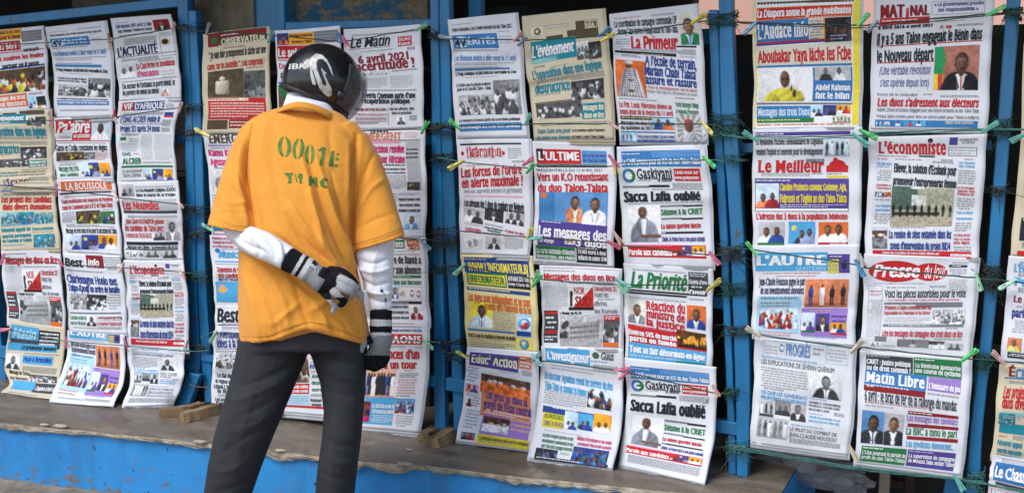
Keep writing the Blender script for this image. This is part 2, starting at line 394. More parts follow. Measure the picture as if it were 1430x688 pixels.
# below the right bay: pale table leg, dark box frame, crumpled plastic
pxslab('table_leg', 1224, 640, 1243, 760, .30, .035, two_tone('pale_timber', (.30,.25,.20),(.42,.36,.30), 6, (1,1,.3), rough=.8), 'pale square table leg standing under the right bay', 'leg')
bx = tag(empty('wooden_crate', (-.2, .5, .2)), 'dark reddish wooden frame standing behind the pale table leg', 'crate')
DW = two_tone('dark_red_wood', (.02,.008,.005),(.06,.025,.015), 8, rough=.7)
for (x0,y0,x1,y1) in [(1262,655,1278,740),(1243,672,1262,680),(1243,700,1262,708)]:
    a = onY(x0,y1,.42); c_ = onY(x1,y0,.42); slab('frame_bar', (a[0],.42,a[2]), (c_[0],.45,c_[2]), DW, bx)
pl, t, b = node_mat('crumpled_clear_plastic', .25, Transmission_Weight=.0, Alpha=.35)
b.inputs['Base Color'].default_value = (.35,.35,.37,1)
for (cx_, cy_, s_, bl_) in [(1100,640,.07,'small crumpled clear plastic bag nearest the ledge corner, below the right bay'),(1150,655,.09,'largest crumpled clear plastic bag in the dark below the right bay'),(1178,672,.06,'small crumpled clear plastic bag nearest the pale table leg')]:
    p = onY(cx_, cy_, .18); bm = bmesh.new(); bmesh.ops.create_icosphere(bm, subdivisions=3, radius=1)
    for v_ in bm.verts: v_.co *= (.7+.5*random.random()); v_.co.x *= s_*1.3; v_.co.y *= s_*.6; v_.co.z *= s_*.55
    VV = [np.array(v_.co)+p for v_ in bm.verts]; FF = [tuple(q.index for q in f_.verts) for f_ in bm.faces]; bm.free()
    tag(mesh('plastic_bag', VV, FF, pl), bl_, 'plastic bag', 'crumpled plastic bags under the right bay')
# ---------------- newspapers ----------------
INKS = dict(k='#2a2c32', d='#44474d', g='#7b7d82', v='#7f8490', w='#f1f0f2', r='#c32b2e', R='#8c2429', b='#2b468f', B='#3d7db6', c='#4fa5d6', C='#a9d6ee', n='#2b7a45',
            N='#77b26a', y='#e2cb36', Y='#f0dc4a', o='#d96d33', O='#f0a52a', p='#53448f', P='#9b7bc4', m='#d02a6e', M='#e79ab4', t='#23889b', T='#8cc0c2',
            s='#c9dcec', S='#d8d4c4', u='#2a2350', x='#b9b9bd', f='#d8845c', h='#5a4b38', l='#5f93c8', q='#efb9a0', e='#e9e2c6')
INK_L = {k_: fromhex(v_) for k_, v_ in INKS.items()}
WEIGHT = dict(r=.0, b=.008, k=.010, h=.012)
FAT = dict(r=(0,), b=(-.018,.018), k=(-.038,0,.038), h=(-.068,-.023,.023,.068))
GL = {}
def glyph(ch, wt, serif=False):
    key = (ch, wt, serif)
    if key in GL: return GL[key]
    c = bpy.data.curves.new('g', 'FONT'); c.resolution_u = 2; c.offset = WEIGHT[wt]
    o = bpy.data.objects.new('g', c)
    def get(s):
        c.body = s; me = o.to_mesh(); n = len(me.vertices)
        v = np.zeros(n*3); me.vertices.foreach_get('co', v); f = [tuple(p.vertices) for p in me.polygons]; o.to_mesh_clear()
        return v.reshape(-1,3)[:, :2], f
    v, f = get(ch); l, _ = get('l'); vl, _ = get(ch+'l')
    adv = vl[:,0].max()-l[:,0].max() if len(vl) else .3
    if serif and len(v):
        # slab feet and caps where a stem ends on the baseline, x-height or cap height
        V = [tuple(p) for p in v]; F = list(f); wlt = WEIGHT[wt]; seen = set()
        cnt = {}
        for fa in f:
            for a, b_ in zip(fa, fa[1:]+fa[:1]): e = (min(a,b_), max(a,b_)); cnt[e] = cnt.get(e, 0)+1
        for (a, b_), n_ in cnt.items():
            if n_ != 1: continue
            A, Bq = v[a], v[b_]; dx = abs(A[0]-Bq[0])
            if abs(A[1]-Bq[1]) < .004 and .03 < dx < .24:
                y = A[1]
                for lev, sg in ((0-wlt, 1), (.685+wlt, -1), (.449+wlt, -1)):
                    if abs(y-lev) < .05 and not (lev > .6 and ch in 'tf'):
                        x0 = min(A[0],Bq[0])-.055; x1 = max(A[0],Bq[0])+.055; k_ = len(V); h_ = .045*sg
                        V += [(x0,y),(x1,y),(x1,y+h_),(x0,y+h_)]; F.append((k_,k_+1,k_+2,k_+3) if sg > 0 else (k_+3,k_+2,k_+1,k_))
        v = np.array(V); f = F
        adv += .04
    if len(v) and ch.islower():       # tall x-height, as in condensed poster faces
        v = np.array(v); y = v[:,1].copy()
        v[:,1] = np.where(y < 0, y*.85, np.where(y < .45, y*.56/.45, np.where(y < .70, .56+(y-.45)*.15/.25, y+.01)))
    bpy.data.objects.remove(o); bpy.data.curves.remove(c)
    GL[key] = (v, f, adv); return GL[key]
def text_geo(s, wt='b', serif=False, ital=False, track=0.0):
    """letters fattened sideways like condensed poster type"""
    x = 0; track = track+{'r': 0, 'b': .0, 'k': .02, 'h': .05}[wt]; VV = []; FF = []; n = 0
    for ch in s:
        v, f, adv = glyph(ch, wt, serif) if ch != ' ' else (np.zeros((0,2)), [], .26)
        if len(v):
            vv = v.copy(); vv[:,0] += x
            if ital: vv[:,0] += .22*vv[:,1]
            for kq, dx in enumerate(FAT[wt]):
                VV.append(np.c_[vv+[dx, 0], np.full(n_v := len(v), kq*3.2e-5+(len(VV)//len(FAT[wt])%2)*1.5e-5)]); FF += [tuple(i+n for i in q) for q in f]; n += len(v)
        x += adv+track
    V = np.vstack(VV) if VV else np.zeros((0,3)); return V, FF
class Paper:
    def __init__(s, L, R, row, kind='w', curl=False, seed=0):
        s.L = smooth_line(L, 12); s.R = smooth_line(R, 12); s.row = row; s.rs = np.random.RandomState(seed)
        s.ph = s.rs.rand(6)*2*pi; s.am = s.rs.uniform(.5, 1.3, 4); s.curl = None; s.k = kind
        s.tL = np.linspace(0,1,len(s.L)); s.tR = np.linspace(0,1,len(s.R))
        if curl:
            g = onZ([s.L[-1][0], s.R[-1][0]], [s.L[-1][1], s.R[-1][1]], LZ+.006)
            s.curl = (max(.05, -g[0][1]), max(.05, -g[1][1]))
    def pix(s, u, v):
        u = np.asarray(u, float); v = np.asarray(v, float)
        lx = np.interp(v, s.tL, s.L[:,0]); ly = np.interp(v, s.tL, s.L[:,1]); rx = np.interp(v, s.tR, s.R[:,0]); ry = np.interp(v, s.tR, s.R[:,1])
        # a touch of sag / rise across the width
        sg = (s.am[2]-.9)*2.2*np.sin(pi*np.clip(u,0,1))
        wv_ = .7*np.sin(v*8.5+s.ph[4])+.4*np.sin(v*19+s.ph[5])
        return lx+(rx-lx)*u+wv_, ly+(ry-ly)*u+sg
    def disp(s, u, v):
        base = .016+.0048*s.row
        d = base+.0055*s.am[0]*(1+np.sin(v*5.2+s.ph[0]+.6*u))*.8+.0042*s.am[1]*(1+np.sin(u*4.0+s.ph[1]+1.2*v))+.0018*(1+np.sin(v*15+s.ph[2]+u*3))+.0016*(1+np.sin(u*13+s.ph[3]-v*6))
        d = d+.0022*np.exp(-((v-.48+.02*np.sin(s.ph[5]))/.10)**2)-.0014*np.exp(-((v-.60+.02*np.sin(s.ph[5]))/.09)**2)
        if s.curl:
            t = np.clip((v-.25)/.75, 0, 1)**2.0; tgt = s.curl[0]+(s.curl[1]-s.curl[0])*u
            d = d+(np.maximum(tgt-.045, 0))*t
        return d
    def P(s, u, v, off=0.0):
        x, y = s.pix(u, v); return onY(x, y, -(s.disp(u, v)+off))
    def inv(s, x, y):
        lo, hi = -.4, 1.4
        def rowpt(v):
            vv = min(max(v,0),1)
            a = np.array([np.interp(vv, s.tL, s.L[:,0]), np.interp(vv, s.tL, s.L[:,1])]); b_ = np.array([np.interp(vv, s.tR, s.R[:,0]), np.interp(vv, s.tR, s.R[:,1])])
            return a, b_
        for _ in range(30):
            m_ = (lo+hi)/2; a, b_ = rowpt(m_); d = b_-a; cr_ = d[0]*(y-a[1])-d[1]*(x-a[0])
            if m_ > 1: cr_ -= (m_-1)*500*d[0]
            if m_ < 0: cr_ -= m_*500*d[0]
            if cr_ > 0: lo = m_
            else: hi = m_
        a, b_ = rowpt((lo+hi)/2); d = b_-a; return ((x-a[0])*d[0]+(y-a[1])*d[1])/(d@d), (lo+hi)/2
# ---- little printed photographs ----
SK = [(.13,.066,.042), (.09,.045,.028), (.18,.095,.06)]
def paint(kind, nx, ny, rs):
    gray = kind.startswith('g!'); kind = kind[2:] if gray else kind
    a = kind.split(':'); X, Y = np.meshgrid((np.arange(nx)+.5)/nx, (np.arange(ny)+.5)/ny); asp = nx/ny
    X = X*asp
    col = lambda c_: np.array(INK_L[c_])
    I = np.zeros((ny, nx, 3)); I[:] = col(a[1]) if len(a) > 1 else .4
    gx_, gy_ = rs.uniform(-.35,.35), rs.uniform(-.1,.35); I *= (1+gx_*(X/asp-.5)-gy_*(Y-.5))[..., None]
    for q_ in range(3):       # furniture, door frames, people out of focus in the background
        x_ = rs.uniform(0, asp); w__ = rs.uniform(.04,.25)*asp; m_ = np.clip(1.3-np.abs(X-x_)/w__*1.3, 0, 1)[..., None]*(Y[..., None] > rs.uniform(0,.5)); I = I*(1-m_*.35)+m_*.35*I*rs.uniform(.45,1.6)
    def ell(cx, cy, rx, ry, c_, pw=2):
        m_ = (abs((X-cx)/rx)**pw+abs((Y-cy)/ry)**pw); k_ = np.clip((1.12-m_)/.24, 0, 1)[..., None]; sh = (1-.38*(X-cx)/rx*lx_-.30*(Y-cy)/ry+.16*np.sin(X*38/max(.15, rx*4)+Y*21+cx*9)*(rx > .1))[..., None]; I[:] = I*(1-k_)+np.clip(np.array(c_)*sh, 0, 1)*k_
    lx_ = rs.choice([-1, 1])
    def rect(x0, y0, x1, y1, c_): I[(X>=x0)&(X<=x1)&(Y>=y0)&(Y<=y1)] = c_
    def noise(amp, sc=4):
        q = rs.rand(ny//sc+2, nx//sc+2); yy = (np.arange(ny)/sc); xx = (np.arange(nx)/sc)
        i0 = yy.astype(int); j0 = xx.astype(int); fy = (yy-i0)[:,None]; fx = (xx-j0)[None]
        q2 = (q[i0][:,j0]*(1-fy)*(1-fx)+q[i0+1][:,j0]*fy*(1-fx)+q[i0][:,j0+1]*(1-fy)*fx+q[i0+1][:,j0+1]*fy*fx)
        I[:] = I*(1+amp*(q2-.5)*2)[..., None]
    def bust(cx, top, h, cloth, sk, shirt=None, hat=None, tie=None):
        h = h*rs.uniform(.92,1.1); cx = cx+rs.uniform(-.035,.035); top = top+rs.uniform(-.02,.05); sk = np.array(sk)*rs.uniform(.8,1.35)
        ell(cx, top+h*1.02, h*.52, h*.52, cloth, 2.6); ell(cx, top+h*1.3, h*.62, h*.62, cloth, 3)
        if shirt is not None:
            for q in range(8): ell(cx, top+h*(.62+q*.07), h*(.17-.014*q), h*.06, shirt)
        if tie is not None: rect(cx-h*.025, top+h*.62, cx+h*.025, top+h*1.1, tie)
        ell(cx, top+h*.48, h*.10, h*.16, np.array(sk)*.7)
        ell(cx, top+h*.235, h*.188, h*.235, (.012,.010,.009) if hat is None else hat); ell(cx, top+h*.325, h*.178, h*.245, sk); ell(cx-h*.045, top+h*.30, h*.09, h*.16, np.array(sk)*1.5)
        for e_ in (-1, 1): ell(cx+e_*h*.185, top+h*.33, h*.03, h*.05, np.array(sk)*.8)
        ell(cx+h*.01, top+h*.345, h*.028, h*.05, np.array(sk)*1.7); ell(cx, top+h*.20, h*.09, h*.05, np.array(sk)*1.9)
        if shirt is not None:
            for e_ in (-1, 1):
                for q in range(5): ell(cx+e_*h*(.15-.02*q), top+h*(.66+.07*q), h*.03, h*.045, np.array(cloth)*.45)
        for e_ in (-1, 1): ell(cx+e_*h*.07, top+h*.29, h*.024, h*.013, (.01,.008,.008))
        ell(cx, top+h*.43, h*.06, h*.018, np.array(sk)*.45)
    def stand(cx, top, h, cloth, sk, legs=None):
        ell(cx, top+h*.36, h*.115, h*.22, cloth, 3); rect(cx-h*.085, top+h*.5, cx-h*.01, top+h*.97, legs if legs is not None else cloth)
        rect(cx+h*.01, top+h*.5, cx+h*.085, top+h*.97, legs if legs is not None else cloth)
        ell(cx, top+h*.085, h*.055, h*.08, sk)
    k_ = a[0]
    if k_ == 'port':      # port:bg:cloth:shirt:tie
        noise(.18, 9); bust(asp*.5, .12, .82, col(a[2]), SK[rs.randint(3)], col(a[3]) if len(a) > 3 else None, None, col(a[4]) if len(a) > 4 else None)
    elif k_ == 'pair':    # pair:bg:c1:c2:shirt
        noise(.12, 9); h_ = min(.85, asp*.55); s_ = col(a[4]) if len(a) > 4 else None
        bust(asp*.30, .95-h_*1.0, h_, col(a[2]), SK[0], s_); bust(asp*.68, .92-h_*1.0, h_, col(a[3]), SK[1], s_)
    elif k_ == 'sun':
        ell(asp*.22, .3, .12, .12, (.95,.65,.1)); bust(asp*.52, .35, .6, (.03,.03,.06), SK[0], (.5,.5,.55)); bust(asp*.78, .30, .62, (.25,.3,.5), SK[1])
    elif k_ == 'grp':     # grp:bg:n:cloth
        noise(.25, 6); n_ = int(a[2])
        rect(0, .82, asp, 1, np.array(I_mean(I))*.6)
        for i in range(n_):
            cloth = col(rs.choice(list(a[3]))); stand(asp*(i+.55)/n_+rs.uniform(-.02,.02), .12+rs.rand()*.06, .80, cloth, SK[rs.randint(3)])
    elif k_ == 'crowd':   # crowd:bg:colours
        noise(.5, 4)
        for i in range(int(16*asp)+8):
            y_ = rs.uniform(.15,.95); x_ = rs.uniform(0, asp); s_ = .06+.09*y_; ell(x_, y_+s_*1.5, s_*1.1, s_*1.5, col(rs.choice(list(a[2])))); ell(x_, y_, s_*.6, s_*.8, SK[rs.randint(3)])
    elif k_ == 'seated':  # man at desk
        noise(.06, 9); c_ = col(a[2]); ell(asp*.5, .95, asp*.42, .46, c_, 2.6); ell(asp*.45, .60, asp*.2, .22, c_)
        for q in range(7): ell(asp*.47, .50+q*.06, .085-.007*q, .05, (.8,.8,.85))
        ell(asp*.45, .24, .125, .19, SK[0]); ell(asp*.42, .22, .06, .1, np.array(SK[0])*1.8); ell(asp*.46, .14, .10, .08, np.array(SK[0])*1.2)
        for e_ in (-1, 1): ell(asp*.45+e_*.05, .22, .022, .013, (.01,.008,.008))
        ell(asp*.45, .34, .045, .012, np.array(SK[0])*.4)
        for q in range(6): ell(asp*(.45+.1*q), .86+.012*(q%2), .07, .045, SK[2])
    elif k_ == 'dress':   # standing woman in striped dress
        noise(.25, 8)
        for q in range(12):
            yy = .36+q*.055; wd = (.20+.020*q)*min(1, asp*1.1); ell(asp*.5, yy, wd, .05, (.55,.55,.58))
            for e_ in (-.30,-.22,-.14,-.05,.04,.13,.21,.29): ell(asp*.5+e_*wd*2.4, yy, .016, .034, (.03,.03,.045))
        ell(asp*.5, .62, .10, .03, SK[2])
        ell(asp*.44, .20, .085, .115, SK[0]); ell(asp*.44, .10, .11, .075, (.6,.58,.6)); ell(asp*.5, .86, .09, .04, SK[2])
    elif k_ == 'bldg':
        I[:] = .55-.25*Y[..., None]; noise(.3, 5)
        for i in range(nx):
            x_ = X[0,i]/asp; top = .30-.12*x_ if x_ > .22 else .9
            if x_ > .22 and x_ < .93:
                c_ = .5-.25*x_; I[(Y[:,i] > top) & (Y[:,i] < .80), i] = c_
                for r_ in range(3):
                    yy = top+.10+r_*.16; I[(Y[:,i] > yy) & (Y[:,i] < yy+.08), i] = .12 if (i//3) % 2 else .25
        for q in range(8): ell(asp*.1+rs.uniform(-.1,.1), rs.uniform(.25,.7), .08, .08, (.04,)*3)
        I[Y > .82] = (.35,)*3; noise(.2, 3)
    elif k_ == 'fire':
        I[:] = (.10,.04,.01); noise(.8, 5)
        for i in range(14): x_ = rs.uniform(0, asp); ell(x_, rs.uniform(.3,.7), .10, .14, (.8,.35,.04))
        for i in range(5): ell(rs.uniform(0, asp), .45, .05, .06, (.95,.75,.2))
        ell(asp*.75, .65, .06, .28, (.02,.01,.005)); I[Y > .85] = (.03,.012,.005)
    elif k_ == 'ballot':
        I[:] = col(a[1]); noise(.35, 6); ell(asp*.4, .62, .26, .26, (.62,.56,.44), 9); rect(asp*.4-.23, .36, asp*.4+.23, .38, (.2,.17,.12)); ell(asp*.4, .30, .13, .09, (.68,.62,.5), 1.2); rect(asp*.55, .4, asp*.56, .86, (.3,.25,.18))
    elif k_ == 'flag':
        I[:] = (.42,.17,.12); noise(.25, 7)
        m_ = (X < asp*.2+.05*np.sin(Y*5)); I[m_ & (Y < .99)] = (.03,.30,.10); I[(X < asp*.22) & (Y > .62)] = (.85,.65,.05); I[(X < asp*.2) & (Y > .62) & (X > asp*.1)] = (.7,.07,.05)
        bust(asp*.60, .16, .78, (.012,.012,.016), SK[1], (.75,.75,.8), None, (.5,.02,.02)); ell(asp*.6, .24, .10, .04, SK[1])
    elif k_ == 'field':
        I[Y < .5] = (.10,.05,.03); I[Y >= .5] = col(a[1]); noise(.7, 5); noise(.4, 3)
        for i in range(5): ell(rs.uniform(0,asp), rs.uniform(.35,.5), .12, .07, (.6,.55,.5))
        if len(a) > 2: rect(0,0,asp,.16,(.62,.66,.72))
    elif k_ == 'room':
        I[:] = (.42,.42,.30); I[(X < asp*.42) & (Y < .55)] = (.10,.16,.13); rect(asp*.33,.2,asp*.55,.45,(.75,.75,.7)); rect(asp*.02,.60,asp*.78,.70,(.05,.04,.035)); I[Y > .72] = (.42,.37,.27); noise(.3, 3)
        for i, x_ in enumerate(np.linspace(.04,.95,9)): stand(asp*x_, .38+.03*rs.rand(), .34, (.02,.018,.02), SK[0])
        ell(asp*.45, .03, .22, .03, (.9,.9,.85))
    elif k_ == 'cartoon':
        I[:] = (.75,.78,.75); ell(asp*.65, .5, .2, .35, (.55,.25,.12)); ell(asp*.3, .6, .18, .3, (.3,.3,.35)); noise(.3,4)
    elif k_ == 'burst':
        th = np.arctan2(Y-.55, X-asp*.5); I[:] = np.where((np.sin(th*15) > 0)[..., None], .30, .62)*np.ones(3); ell(asp*.5,.75,.22,.34,(.55,.55,.6)); ell(asp*.5,.45,.16,.2,(.18,.07,.045)); ell(asp*.5,.28,.17,.12,(.35,.08,.06))
    elif k_ == 'logo':
        I[:] = col(a[1]); ell(asp*.5, .5, .42*min(1,asp), .42, col(a[2])); ell(asp*.5, .5, .2, .2, col(a[1]))
    elif k_ == 'yellowman':
        ell(asp*.5, 1.0, asp*.36, .42, (.62,.55,.06), 2.4); ell(asp*.25, .95, asp*.14, .2, (.55,.5,.05)); ell(asp*.48, .33, .15, .25, (.14,.075,.045)); ell(asp*.45, .27, .08, .14, (.20,.11,.07)); ell(asp*.66, .75, .06, .12, (.09,.045,.025)); ell(asp*.60, .6, .035, .09, (.09,.045,.025))
        for e_ in (-1, 1): ell(asp*.48+e_*.065, .32, .05, .035, (.02,.015,.012))
    elif k_ == 'swirl':
        ell(asp*.5,.5,.44,.44,col(a[2])); ell(asp*.5,.42,.2,.2,col(a[1])); ell(asp*.62,.5,.2,.10,col(a[3])); ell(asp*.5,.72,.3,.12,col(a[3]))
    elif k_ == 'nord':
        I[:] = col('w')
        m_ = (X/asp+ (Y)) > 1.05; I[m_] = (.60,.03,.02); ell(asp*.13,.35,.07,.12,(.02,.02,.02)); rect(asp*.07,.35,asp*.18,.85,(.02,.02,.02)); rect(0,.88,asp,1,(.02,.02,.02))
    if gray:
        g_ = (I@np.array([.3,.6,.1])); I[:] = (g_**.9)[..., None]*np.array([1,1,1.03])
    noise(.11, 4); noise(.06, 2)
    Ib = I.copy(); Ib[1:-1,1:-1] = (I[1:-1,1:-1]*2+I[:-2,1:-1]+I[2:,1:-1]+I[1:-1,:-2]+I[1:-1,2:])/6; I[:] = Ib
    n_ = rs.uniform(.95, 1.05, (ny, nx)); I *= n_[..., None]
    return np.clip(I, .004, .92)
def I_mean(I): return I.reshape(-1,3).mean(0)

def make_paper(key, label, L, R, Z, spec, row, kind='w', curl=False, uvof=None, vmap=(0,1), dup_of=None, back=False):
    """spec lines are read off an enlarged view: Z=(x origin, y origin, scale)"""
    pg = Paper(L, R, row, kind, curl, seed=sum(map(ord, key)))
    src = Paper(*uvof) if uvof else pg
    c0 = pg.P(np.array([.5]), np.array([0.]))[0]
    root = tag(empty('newspaper', tuple(c0)), label, 'newspaper', 'newspapers pegged to the racks')
    mat = {'w': PAPER, 'c': CREAM, 'y': YPAPER}[kind]
    nu, nv = 28, 46
    U, Vv = np.meshgrid(np.linspace(0,1,nu+1), np.linspace(0,1,nv+1))
    def sheet(name, off, grow, th):
        Ug = (U-.5)*(1+grow[0])+.5+grow[2]; Vg = Vv*(1+grow[1])
        x, y = pg.pix(Ug, np.clip(Vg, 0, 1)); y = y+(Vg-np.clip(Vg,0,1))*170
        je = pg.rs.normal(0, .00012, U.shape)
        f_ = onY(x, y, -(pg.disp(U, Vv)+off)+je); k_ = f_ + [0, th, 0]
        A = f_.reshape(-1,3); Bk = k_.reshape(-1,3); N = len(A); F = []
        w1 = nu+1
        for j in range(nv):
            for i in range(nu):
                a = j*w1+i; F.append((a, a+w1, a+w1+1, a+1)); F.append((N+a, N+a+1, N+a+w1+1, N+a+w1))
        for i in range(nu):
            F.append((i, i+1, N+i+1, N+i)); a = nv*w1+i; F.append((a+1, a, N+a, N+a+1))
        for j in range(nv):
            a = j*w1; F.append((a+w1, a, N+a, N+a+w1)); a = j*w1+nu; F.append((a, a+w1, N+a+w1, N+a))
        return mesh(name, np.vstack([A, Bk]), F, mat, root, True)
    sheet('front_page', 0, (0,0,0), .0004)
    if pg.rs.rand() < .4: sheet('inner_pages', -.0022, (.03+.02*pg.rs.rand(), .02+.03*pg.rs.rand(), .008*pg.rs.randn()), .0008)
    sheet('inner_pages', -.0011, (.012+.014*pg.rs.rand(), .012+.02*pg.rs.rand(), .004*pg.rs.randn()), .0010)
    inks = {'head': ([], [], []), 'text': ([], [], []), 'block': ([], [], []), 'pic': []}
    counts = {}
    def add(kind_, V, F, colr, own=None):
        if own: mesh(own, V, F, INK, root, False, np.broadcast_to(colr, (len(V), 3))); return
        v_, f_, c_ = inks[kind_]; o = sum(len(q) for q in v_); v_.append(V); f_ += [tuple(i+o for i in q) for q in F]
        c_.append(np.broadcast_to(colr, (len(V), 3)))
    zx, zy, zs = Z if Z else (0, 0, 1)
    def uv(x, y):
        u, v = src.inv(zx+x/zs, zy+y/zs); return u, vmap[0]+(vmap[1]-vmap[0])*v
    def boxuv(p):
        u0, v0 = uv(p[0], p[1]); _, v1 = uv(p[0], p[3]); xm = p[2]
        # right end at the same row
        a, bb = 0., 0.
        u1 = u0+(p[2]-p[0])/max(1e-6, (np.interp(min(max(v0,0),1), src.tR, src.R[:,0])-np.interp(min(max(v0,0),1), src.tL, src.L[:,0]))*zs)
        return u0, v0, u1, v1
    def clampv(V): return V
    def quad(kind_, u0, v0, u1, v1, colr, off):
        nx = max(1, int(abs(u1-u0)*34)); ny = max(1, int(abs(v1-v0)*46))
        a, b_ = np.meshgrid(np.linspace(u0,u1,nx+1), np.linspace(v0,v1,ny+1))
        V = pg.P(a, b_, off).reshape(-1,3); F = [(j*(nx+1)+i, (j+1)*(nx+1)+i, (j+1)*(nx+1)+i+1, j*(nx+1)+i+1) for j in range(ny) for i in range(nx)]
        add(kind_, V, F, colr, 'colour_panel' if abs((u1-u0)*(v1-v0)) > .018 else None)
    lay = 0; OCC = np.zeros((56, 26), bool)
    for ln in spec.strip().split('\n'):
        ln = ln.strip()
        if not ln: continue
        op = ln[0]; body, _, txt = ln[2:].partition('|'); a = body.split()
        p = list(map(float, a[:4])); u0, v0, u1, v1 = boxuv(p); lay += 1; lo = .0006+lay*.000012
        if v0 > 1.0 or v1 < 0 or u0 > 1: continue
        OCC[max(0, int(v0*56-.6)):max(0, int(v1*56+1.6)), max(0, int(u0*26-.3)):max(0, int(u1*26+1.3))] = True
        u0, u1 = max(u0, .012), min(u1, .988)
        if op in 'rf': v0 = max(v0, .004); v1 = min(v1, .996)
        if v1 > 1.005: continue
        if op == 'r': quad('block', u0, v0, u1, v1, INK_L[a[4]], lo)
        elif op == 'f':      # framed outline
            h_ = .005; w_ = .006; c_ = INK_L[a[4]]
            quad('block', u0,v0,u1,v0+h_,c_,lo); quad('block',u0,v1-h_,u1,v1,c_,lo); quad('block',u0,v0,u0+w_,v1,c_,lo+.00001); quad('block',u1-w_,v0,u1,v1,c_,lo+.00001)
        elif op == 'e':
            n_ = 36; th = np.linspace(0, 2*pi, n_, endpoint=False); cu, cv, ru, rv = (u0+u1)/2, (v0+v1)/2, (u1-u0)/2, (v1-v0)/2
            VV = []; 
            for q in (1, .66, .33): VV.append(pg.P(cu+ru*q*np.cos(th), cv+rv*q*np.sin(th), lo))
            VV.append(pg.P(np.array([cu]), np.array([cv]), lo)); V = np.vstack(VV); F = []
            for j in range(2): F += [(j*n_+i, (j+1)*n_+i, (j+1)*n_+(i+1)%n_, j*n_+(i+1)%n_) for i in range(n_)]
            F += [(2*n_+i, 3*n_, 2*n_+(i+1)%n_) for i in range(n_)]; add('block', V, F, INK_L[a[4]])
        elif op == 't':
            st = a[5] if len(a) > 5 else 'b'; wt = [q for q in st if q in WEIGHT] or ['b']
            V, F = text_geo(txt, wt[0], 's' in st, 'i' in st)
            if not len(V): continue
            mx = V[:,0].max(); mn = V[:,0].min(); small = abs(v1-v0) < .045; gr = v1-v0; v0 -= gr*.06; v1 += gr*.05
            pu = u0+(V[:,0]-mn)/(mx-mn)*(u1-u0); 
            cap = .70; pv = v1-V[:,1]/cap*(v1-v0)
            ok_ = pv.max() < 1.0
            if 'z' in st or 'Z' in st:     # white or coloured outline behind the letters
                V2, F2 = text_geo(txt, 'h', 's' in st, 'i' in st); m2 = V2[:,0].max(); n2 = V2[:,0].min()
                pu2 = u0-.006+(V2[:,0]-n2)/(m2-n2)*(u1-u0+.012); pv2 = v1+.002-V2[:,1]/cap*(v1-v0+.002)
                add('head', pg.P(pu2, pv2, lo+.0002+V2[:,2]), F2, INK_L['w' if 'z' in st else 'b'])
            add('text' if small else 'head', pg.P(pu, np.clip(pv, 0.002, .999), lo+.00060+V[:,2]), F, INK_L[a[4]], None if small else 'headline')
        elif op == 'm':
            n_ = int(a[5]) if len(a) > 5 else 5; c_ = INK_L[a[4]]; VV = []; FF = []; k_ = 0
            c2 = c_*.55+.45*np.array([.62,.62,.63])
            dv = (v1-v0)/n_
            for i in range(n_):
                x = u0+(0 if pg.rs.rand() < .8 else .02)
                while x < u1-.008:
                    wl = min(pg.rs.uniform(.016,.055), u1-x); y0 = v0+i*dv+dv*.22; y1 = y0+dv*pg.rs.uniform(.42,.55)
                    VV += [(x,y0),(x,y1),(x+wl,y1),(x+wl,y0)]; FF.append((k_,k_+1,k_+2,k_+3)); k_ += 4; x += wl+.008
                    if i == n_-1 and x > u0+.7*(u1-u0): break
            if VV:
                q = np.array(VV); add('text', pg.P(q[:,0], q[:,1], lo+.0002), FF, c2)
        elif op == 'p':
            pxw = abs(p[2]-p[0])/zs*.9; pxh = abs(p[3]-p[1])/zs*.9
            nx = int(np.clip(pxw*1.5, 10, 110)); ny = int(np.clip(pxh*1.5, 8, 110)); I = paint(a[4], nx, ny, pg.rs)
            q, r_ = np.meshgrid(np.linspace(u0,u1,nx), np.linspace(v0,min(v1,.995),ny)); V = pg.P(q, r_, lo+.00015).reshape(-1,3)
            F = [(j*nx+i, (j+1)*nx+i, (j+1)*nx+i+1, j*nx+i+1) for j in range(ny-1) for i in range(nx-1)]
            mesh('printed_photograph', V, F, INK, root, False, I.reshape(-1,3))
    # fill the gaps the way a crowded front page does: grey lines of body copy
    VV = []; FF = []; k_ = 0; gc = INK_L['g']*.8+.10
    for i in range(3, 53):
        j = 2
        while j < 24:
            if OCC[i, j]: j += 1; continue
            e_ = j
            while e_ < 24 and not OCC[i, e_]: e_ += 1
            if e_-j >= 3 and pg.rs.rand() < .86:
                for y0 in (i/56+.002, i/56+.0115):
                    x = j/26+.006
                    while x < e_/26-.012:
                        wl = min(pg.rs.uniform(.014,.05), e_/26-x-.004)
                        VV += [(x,y0),(x,y0+.0042),(x+wl,y0+.0042),(x+wl,y0)]; FF.append((k_,k_+1,k_+2,k_+3)); k_ += 4; x += wl+.007
            j = e_
    if VV: q = np.array(VV); add('text', pg.P(q[:,0], q[:,1], .0011), FF, gc)
    for kk, nm in (('block', 'rules_and_bars'), ('head', 'letter_outlines'), ('text', 'small_print')):
        v_, f_, c_ = inks[kk]
        if v_: tag(mesh(nm, np.vstack(v_), f_, INK, root, False, np.vstack(c_)), kind='stuff')
    PAPERS.append((key, pg, root)); return root
PAPERS = []
N = {}
def news(key, label, L, R, Z, spec, row, kind='w', curl=False, like=None, vmap=(0,1)):
    N[key] = (L, R, Z, spec, row)
    if like:
        l = N[like]; return make_paper(key, label, L, R, l[2], l[3], row, kind, curl, uvof=(l[0], l[1], l[4]), vmap=vmap)
    return make_paper(key, label, L, R, Z, spec, row, kind, curl)

